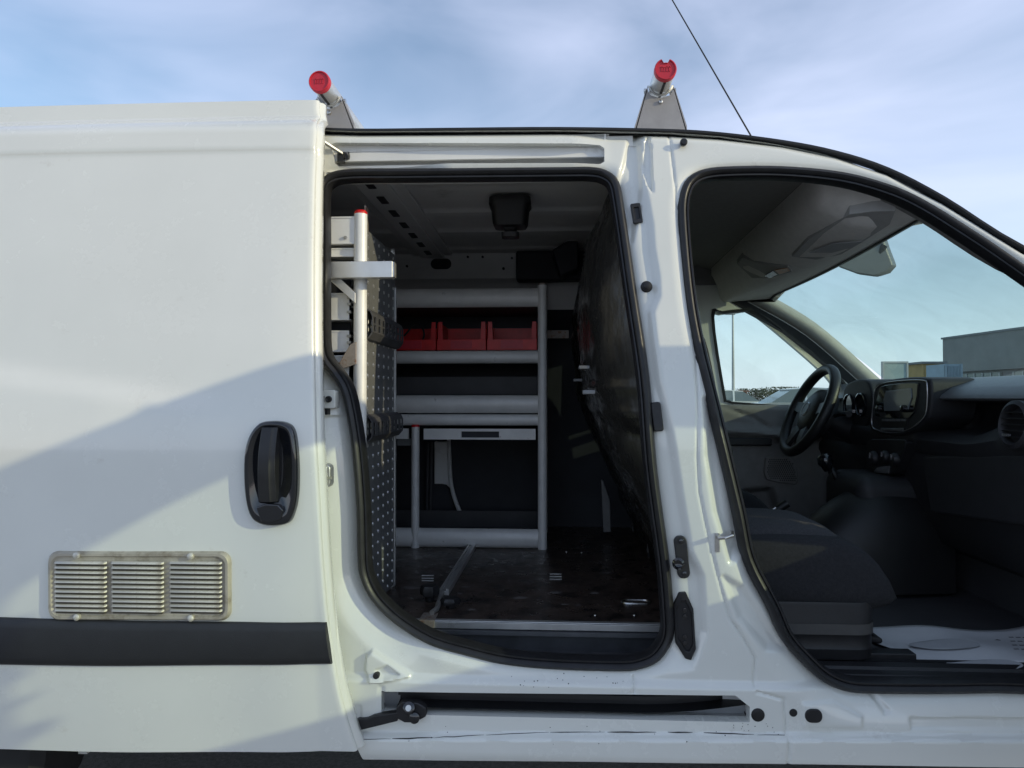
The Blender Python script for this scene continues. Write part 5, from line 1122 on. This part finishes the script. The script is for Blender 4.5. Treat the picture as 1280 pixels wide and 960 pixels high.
face('climate_trim', [(1096, 584), (1112, 582), (1110, 592), (1092, 590)], 1.114, 0.006, 'badge', hv, 0.001)
# right end air vent
c = px_(1270, 531, 1.13)
vt = MB().lathe([(0.060, -0.02), (0.060, 0.006), (0.050, 0.012), (0.045, 0.004), (0.045, -0.01)], c, (-1, 0, 0.1), 30).make('air_vent', 'dash', dsh)
for k in (-2, -1, 0, 1, 2):
    h = math.sqrt(max(0.0001, 0.045**2 - (k*0.015)**2)); MB().box((1.122, c.y - h, c.z + k*0.015 - 0.0012), (1.140, c.y + h, c.z + k*0.015 + 0.0012)).make('vent_blade', 'black_plastic', vt)
MB().box((1.108, c.y + 0.0, c.z - 0.028), (1.118, c.y + 0.02, c.z - 0.022)).make('vent_tab', 'badge', vt)
# glove box lid line and instrument hood
face('glove_box', [(1152, 570), (1290, 568), (1300, 660), (1162, 640)], 1.150, 0.02, 'dash', dsh, 0.008)
hood = face('instrument_hood', [(1054, 488), (1062, 477), (1078, 474), (1087, 480), (1090, 505), (1086, 528), (1074, 538), (1058, 538), (1051, 520)], 1.15, 0.16, 'dash', dsh, 0.010, 3)
for u, v, r in ((1062, 507, 0.045), (1077, 506, 0.045)):
    MB().lathe([(r, 0), (r, 0.008), (r*0.92, 0.009), (r*0.90, 0.003)], px_(u, v, 1.149), (-1, 0, 0), 28).make('gauge_ring', 'gloss_black', hood)
pp = px_(1066, 514, 1.138); MB().box((1.128, pp.y - 0.02, pp.z - 0.005), (1.138, pp.y + 0.03, pp.z + 0.006)).make('stalk_tip', 'badge', hood)
# steering wheel
wc = py_(1011, 513, 1.24); ax = Vector((-0.90, 0.0, 0.42)).normalized(); e1 = Vector((0, 1, 0)); e2 = ax.cross(e1).normalized(); Rw = 0.178
def W(a, r, h=0): return wc + (e1*math.cos(a) + e2*math.sin(a))*r + ax*h
sw = MB(); n = 56; m = 14; vs = [W(2*math.pi*i/n, Rw + 0.019*math.cos(2*math.pi*k/m), 0.020*math.sin(2*math.pi*k/m)) for i in range(n) for k in range(m)]
sw.add(vs, [(i*m+k, i*m+(k+1) % m, ((i+1) % n)*m+(k+1) % m, ((i+1) % n)*m+k) for i in range(n) for k in range(m)]); stw = sw.make('steering_wheel', 'leather', van, smooth=180)
hub = MB().lathe([(0.10, -0.055), (0.103, -0.02), (0.092, 0.004), (0.065, 0.018), (0.02, 0.024)], wc - ax*0.01, ax, 28).make('hub', 'leather', stw, smooth=60)
MB().lathe([(0.030, 0), (0.030, 0.004), (0.026, 0.006), (0.024, 0.004)], wc + ax*0.010, ax, 24).make('emblem_ring', 'badge', stw)
MB().lathe([(0.0235, 0), (0.0235, 0.005)], wc + ax*0.010, ax, 24).make('emblem', 'black_plastic', stw)
for a in (R(-6), R(186), R(68), R(112)):
    t_ = -e1*math.sin(a) + e2*math.cos(a)
    b = MB(); b.sweep([W(a, 0.06, -0.01), W(a, 0.11, -0.004), W(a, Rw, 0.0)], [(-0.026, -0.006), (0.026, -0.006), (0.022, 0.007), (-0.022, 0.007)], lambda i, t_=t_: (t_*(1.0 if i < 2 else 0.7), ax)); b.make('spoke', 'black_plastic', stw, smooth=50)
MB().tube([wc - ax*0.04, wc - ax*0.30], [0.045, 0.06], 16).make('steering_column', 'black_plastic', stw)
MB().tube([wc - ax*0.07, wc - ax*0.07 + Vector((0, -0.16, 0.02)), wc - ax*0.07 + Vector((0, -0.22, 0.02))], [0.009, 0.008, 0.012], 8).make('stalk', 'black_plastic', stw)
# gear lever on the lower dash with a creased gaiter
g = px_(1033, 582, 0.98); kn = MB().lathe([(0.012, -0.02), (0.018, -0.005), (0.027, 0.010), (0.026, 0.030), (0.015, 0.042), (0.004, 0.045)], g, (-0.25, 0, 1), 20).make('gear_knob', 'gloss_black', van, smooth=60)
rows = []
for i in range(13):
    t = i/12; cc = g + Vector((0.02 + 0.12*t, 0.0, -0.02 - 0.14*t)); r = 0.016 + 0.055*t + 0.005*math.sin(i*2.4); rows.append([cc + Vector((0.45*r*math.cos(a), r*math.cos(a + 0.2*math.sin(3*a)), r*math.sin(a))) for a in np.linspace(0, 2*math.pi, 18)])
b = MB(); b.grid(rows); b.make('gear_gaiter', 'leather', kn, smooth=70)
b = MB(); b.box((1.00, 0.78, 0.66), (1.30, 1.10, 0.86)); b.make('stack_base', 'dash', dsh, bevel=0.05, seg=4)
# storage hump between the seats and handbrake
rows = []
for i in range(17):
    t = i/16; x = 0.78 + 0.50*t; hh = 0.70 + 0.13*sstep(t*1.6) ; w = 0.12 + 0.03*math.sin(math.pi*t)
    e_ = math.sqrt(max(0.02, 1 - (2*min(t, 0.5) - 1)**4)); rows.append([(x, 0.86 + w*math.cos(a)*e_, 0.50 + (hh - 0.50)*max(0, math.sin(a))**0.55*e_) for a in np.linspace(0, math.pi, 17)])
b = MB(); b.grid(rows); b.add(rows[0], [tuple(range(17))]); b.make('centre_console', 'leather', van, smooth=70)
h0, h1 = px_(941, 656, 0.66), px_(985, 629, 0.80); h0.y = h1.y = 0.95; h0 = py_(943, 655, 1.0); h1 = py_(984, 629, 1.0)
hb_ = MB().tube([h0, h0 + (h1-h0)*0.35, h1], [0.012, 0.013, 0.016], 12).make('handbrake', 'leather', van); MB().tube([h0 + (h1-h0)*0.02 + Vector((0, -0.012, 0.012)), h0 + (h1-h0)*0.62 + Vector((0, -0.012, 0.014))], 0.004, 8).make('chrome_trim', 'steel', hb_)
# seats: lofted cushion with bolsters, skirt, rails
def cushion(name, xc0, xc1, yc, hw, zt, zb, m, par, crown=0.02, bolster=0.03, front=0.07):
    rows = []
    for i in range(25):
        t = i/24; x = xc0 + (xc1 - xc0)*t; r_ = []
        fr = max(0, (t - 0.72)/0.28)
        for k in range(33):
            a = -math.pi*0.5 + 2*math.pi*k/33
            s, c = math.sin(a), math.cos(a); sx = np.sign(c)*abs(c)**0.5; sz = np.sign(s)*abs(s)**0.5
            ztop = zt + crown*math.sin(math.pi*min(1, t*0.85 + 0.1)) - (front*fr**2.4) + bolster*max(0, abs(sx) - 0.62)/0.38*(1 - fr)*(1 if s > 0 else 0)
            zm, hz = (ztop + zb)/2, (ztop - zb)/2; q = math.sqrt(max(0.0, 1 - fr**3.2)) if t > 0.72 else 1
            r_.append((x + (0.012*(1 - abs(sx)))*(t > 0.9), yc + hw*sx*(0.9 + 0.1*q), zm + hz*sz*max(q, 0.12)))
        rows.append(r_)
    b = MB(); b.grid([r + r[:1] for r in rows]); b.add(rows[0], [tuple(range(33))]); b.add(rows[-1], [tuple(range(33))]); return b.make(name, m, par, smooth=75)
def seat(yc, label, nm):
    t = empty('seat_tmp', (0.62, yc, cab_floor_z)); bpy.data.objects.remove(t)
    zc = 0.775
    cu = cushion(nm, 0.36, 0.815, yc, 0.245, zc - 0.012, 0.595, 'fabric', van); cu['label'] = label
    cushion('seat_insert', 0.37, 0.765, yc, 0.165, zc + 0.012, 0.66, 'fabric_light', cu, 0.022, 0.0, 0.06)
    rows = []
    for i in range(15):
        u_ = i/14; a = R(-90 + 180*u_); ex = 0.84 + 0.055*math.cos(a); yy = yc + 0.25*math.sin(a) if 0 else None
    pts = [(0.34, yc - 0.245)] + [(0.715 + 0.05*math.sin(R(a)), yc - 0.195 - 0.05*math.cos(R(a))) for a in range(0, 91, 15)] + [(0.715 + 0.05*math.cos(R(a)), yc + 0.195 + 0.05*math.sin(R(a))) for a in range(0, 91, 15)] + [(0.34, yc + 0.245)]
    prof = [(0.0, 0.640), (0.003, 0.632), (0.0, 0.580), (0.004, 0.572), (-0.004, 0.562), (-0.004, 0.535), (0.0, 0.530), (-0.008, 0.505), (-0.02, 0.502)]
    cen = Vector((0.6, yc, 0)); b = MB(); b.grid([[(x + (x - 0.6)*o*1.6, y + (y - yc)*o*2.5, z) for x, y in pts] for o, z in prof]); b.make('seat_skirt', 'black_plastic', cu, smooth=35)
    p2 = [(x + (x-0.6)*0.004 + 0.0, y + (y - yc)*0.012) for x, y in pts]
    b = MB(); b.grid([[(x, y, z) for x, y in p2] for z in (0.565, 0.585, 0.59)]); b.make('skirt_band', 'skirt_grey', cu, smooth=35)
    for s in (-1, 1): MB().box((0.36, yc + s*0.19 - 0.02, cab_floor_z + 0.002), (0.865, yc + s*0.19 + 0.02, cab_floor_z + 0.026)).make('seat_rail', 'black_plastic', cu, bevel=0.003)
    MB().tube([(0.74, yc - 0.16, 0.535), (0.80, yc - 0.16, 0.525), (0.80, yc + 0.1, 0.525), (0.74, yc + 0.1, 0.535)], 0.008, 8).make('slide_lever', 'black_plastic', cu)
    rows = []
    for i in range(21):
        t = i/20; z = 0.76 + 0.56*t; xb = 0.40 - 0.08*t; th = 0.065*(1 - 0.3*t); w = 0.235*(1 - 0.18*t**3)*(math.sqrt(max(0.05, 1 - max(0, (t - 0.8)/0.2)**3)))
        rows.append([(xb + th*np.sign(math.cos(a))*abs(math.cos(a))**0.6 + 0.02*(abs(math.sin(a)) > 0.8)*(math.cos(a) > 0), yc + w*np.sign(math.sin(a))*abs(math.sin(a))**0.6, z) for a in np.linspace(0, 2*math.pi, 32, endpoint=False)])
    b = MB(); b.grid([r + r[:1] for r in rows]); b.add(rows[-1], [tuple(range(32))]); b.make('backrest', 'fabric', cu, smooth=70)
seat(0.36, 'dark fabric passenger seat cushion', 'passenger_seat'); seat(1.22, 'dark fabric driver seat cushion', 'driver_seat')
# paper mat on the passenger floor
mz = cab_floor_z + 0.004
mpx = [(1093, 782), (1130, 784), (1200, 789), (1300, 797), (1330, 836), (1190, 836), (1160, 815), (1128, 797), (1108, 796)]
c0 = pz_(1093, 782, mz); c1 = pz_(1190, 836, mz)
rows = []; xa, xb, ya, yb = 0.79, 1.34, 0.15, 0.40
for i in range(26):
    r_ = []
    for k in range(18):
        x = xa + (xb - xa)*i/25; y = ya + (yb - ya)*k/17; x += 0.05*(1 - k/17)*0.8*(1 - i/25)*2.0
        r_.append((x, y, mz + 0.004 + 0.004*math.sin(x*23 + y*9) + 0.006*math.sin(y*31 - x*5)*(k/17) + 0.035*max(0, (x - 1.2)/0.14)**2))
    rows.append(r_)
pm = MB(); pm.grid(rows); pmo = pm.make('paper_mat', 'paper', None, smooth=180, solid=0.0008); tag(pmo, 'white paper floor mat with printed footprints in the passenger footwell', 'paper mat')
for (u, v, a_, c_) in ((1180, 804, 0.085, 0.036), (1230, 829, 0.085, 0.034)):
    p = pz_(u, v, mz + 0.012); n = 28
    b = MB(); b.add([(p.x + a_*math.cos(6.283*k/n), p.y + c_*math.sin(6.283*k/n)*(1 + 0.2*math.cos(6.283*k/n)), mz + 0.0058 + 0.004*math.sin((p.x + a_*math.cos(6.283*k/n))*23 + p.y*9) + 0.004) for k in range(n)], [tuple(range(n))]); b.make('footprint', 'print_grey', pmo, smooth=0)
b = MB()
for k in range(4):
    p = pz_(1262, 803 + 5*k, mz + 0.01)
    for j in range(5):
        x = p.x + j*0.017 + 0.004*k; b.add([(x, p.y, p.z + 0.012), (x + 0.012, p.y, p.z + 0.0125), (x + 0.012, p.y + 0.006, p.z + 0.0125), (x, p.y + 0.006, p.z + 0.012)], [(0, 1, 2, 3)])
b.make('print', 'print_dark', pmo, smooth=0)
MB().box((0.72, 0.14, cab_floor_z + 0.001), (1.10, 0.155, cab_floor_z + 0.012)).make('carpet_edge', 'black_plastic', van)
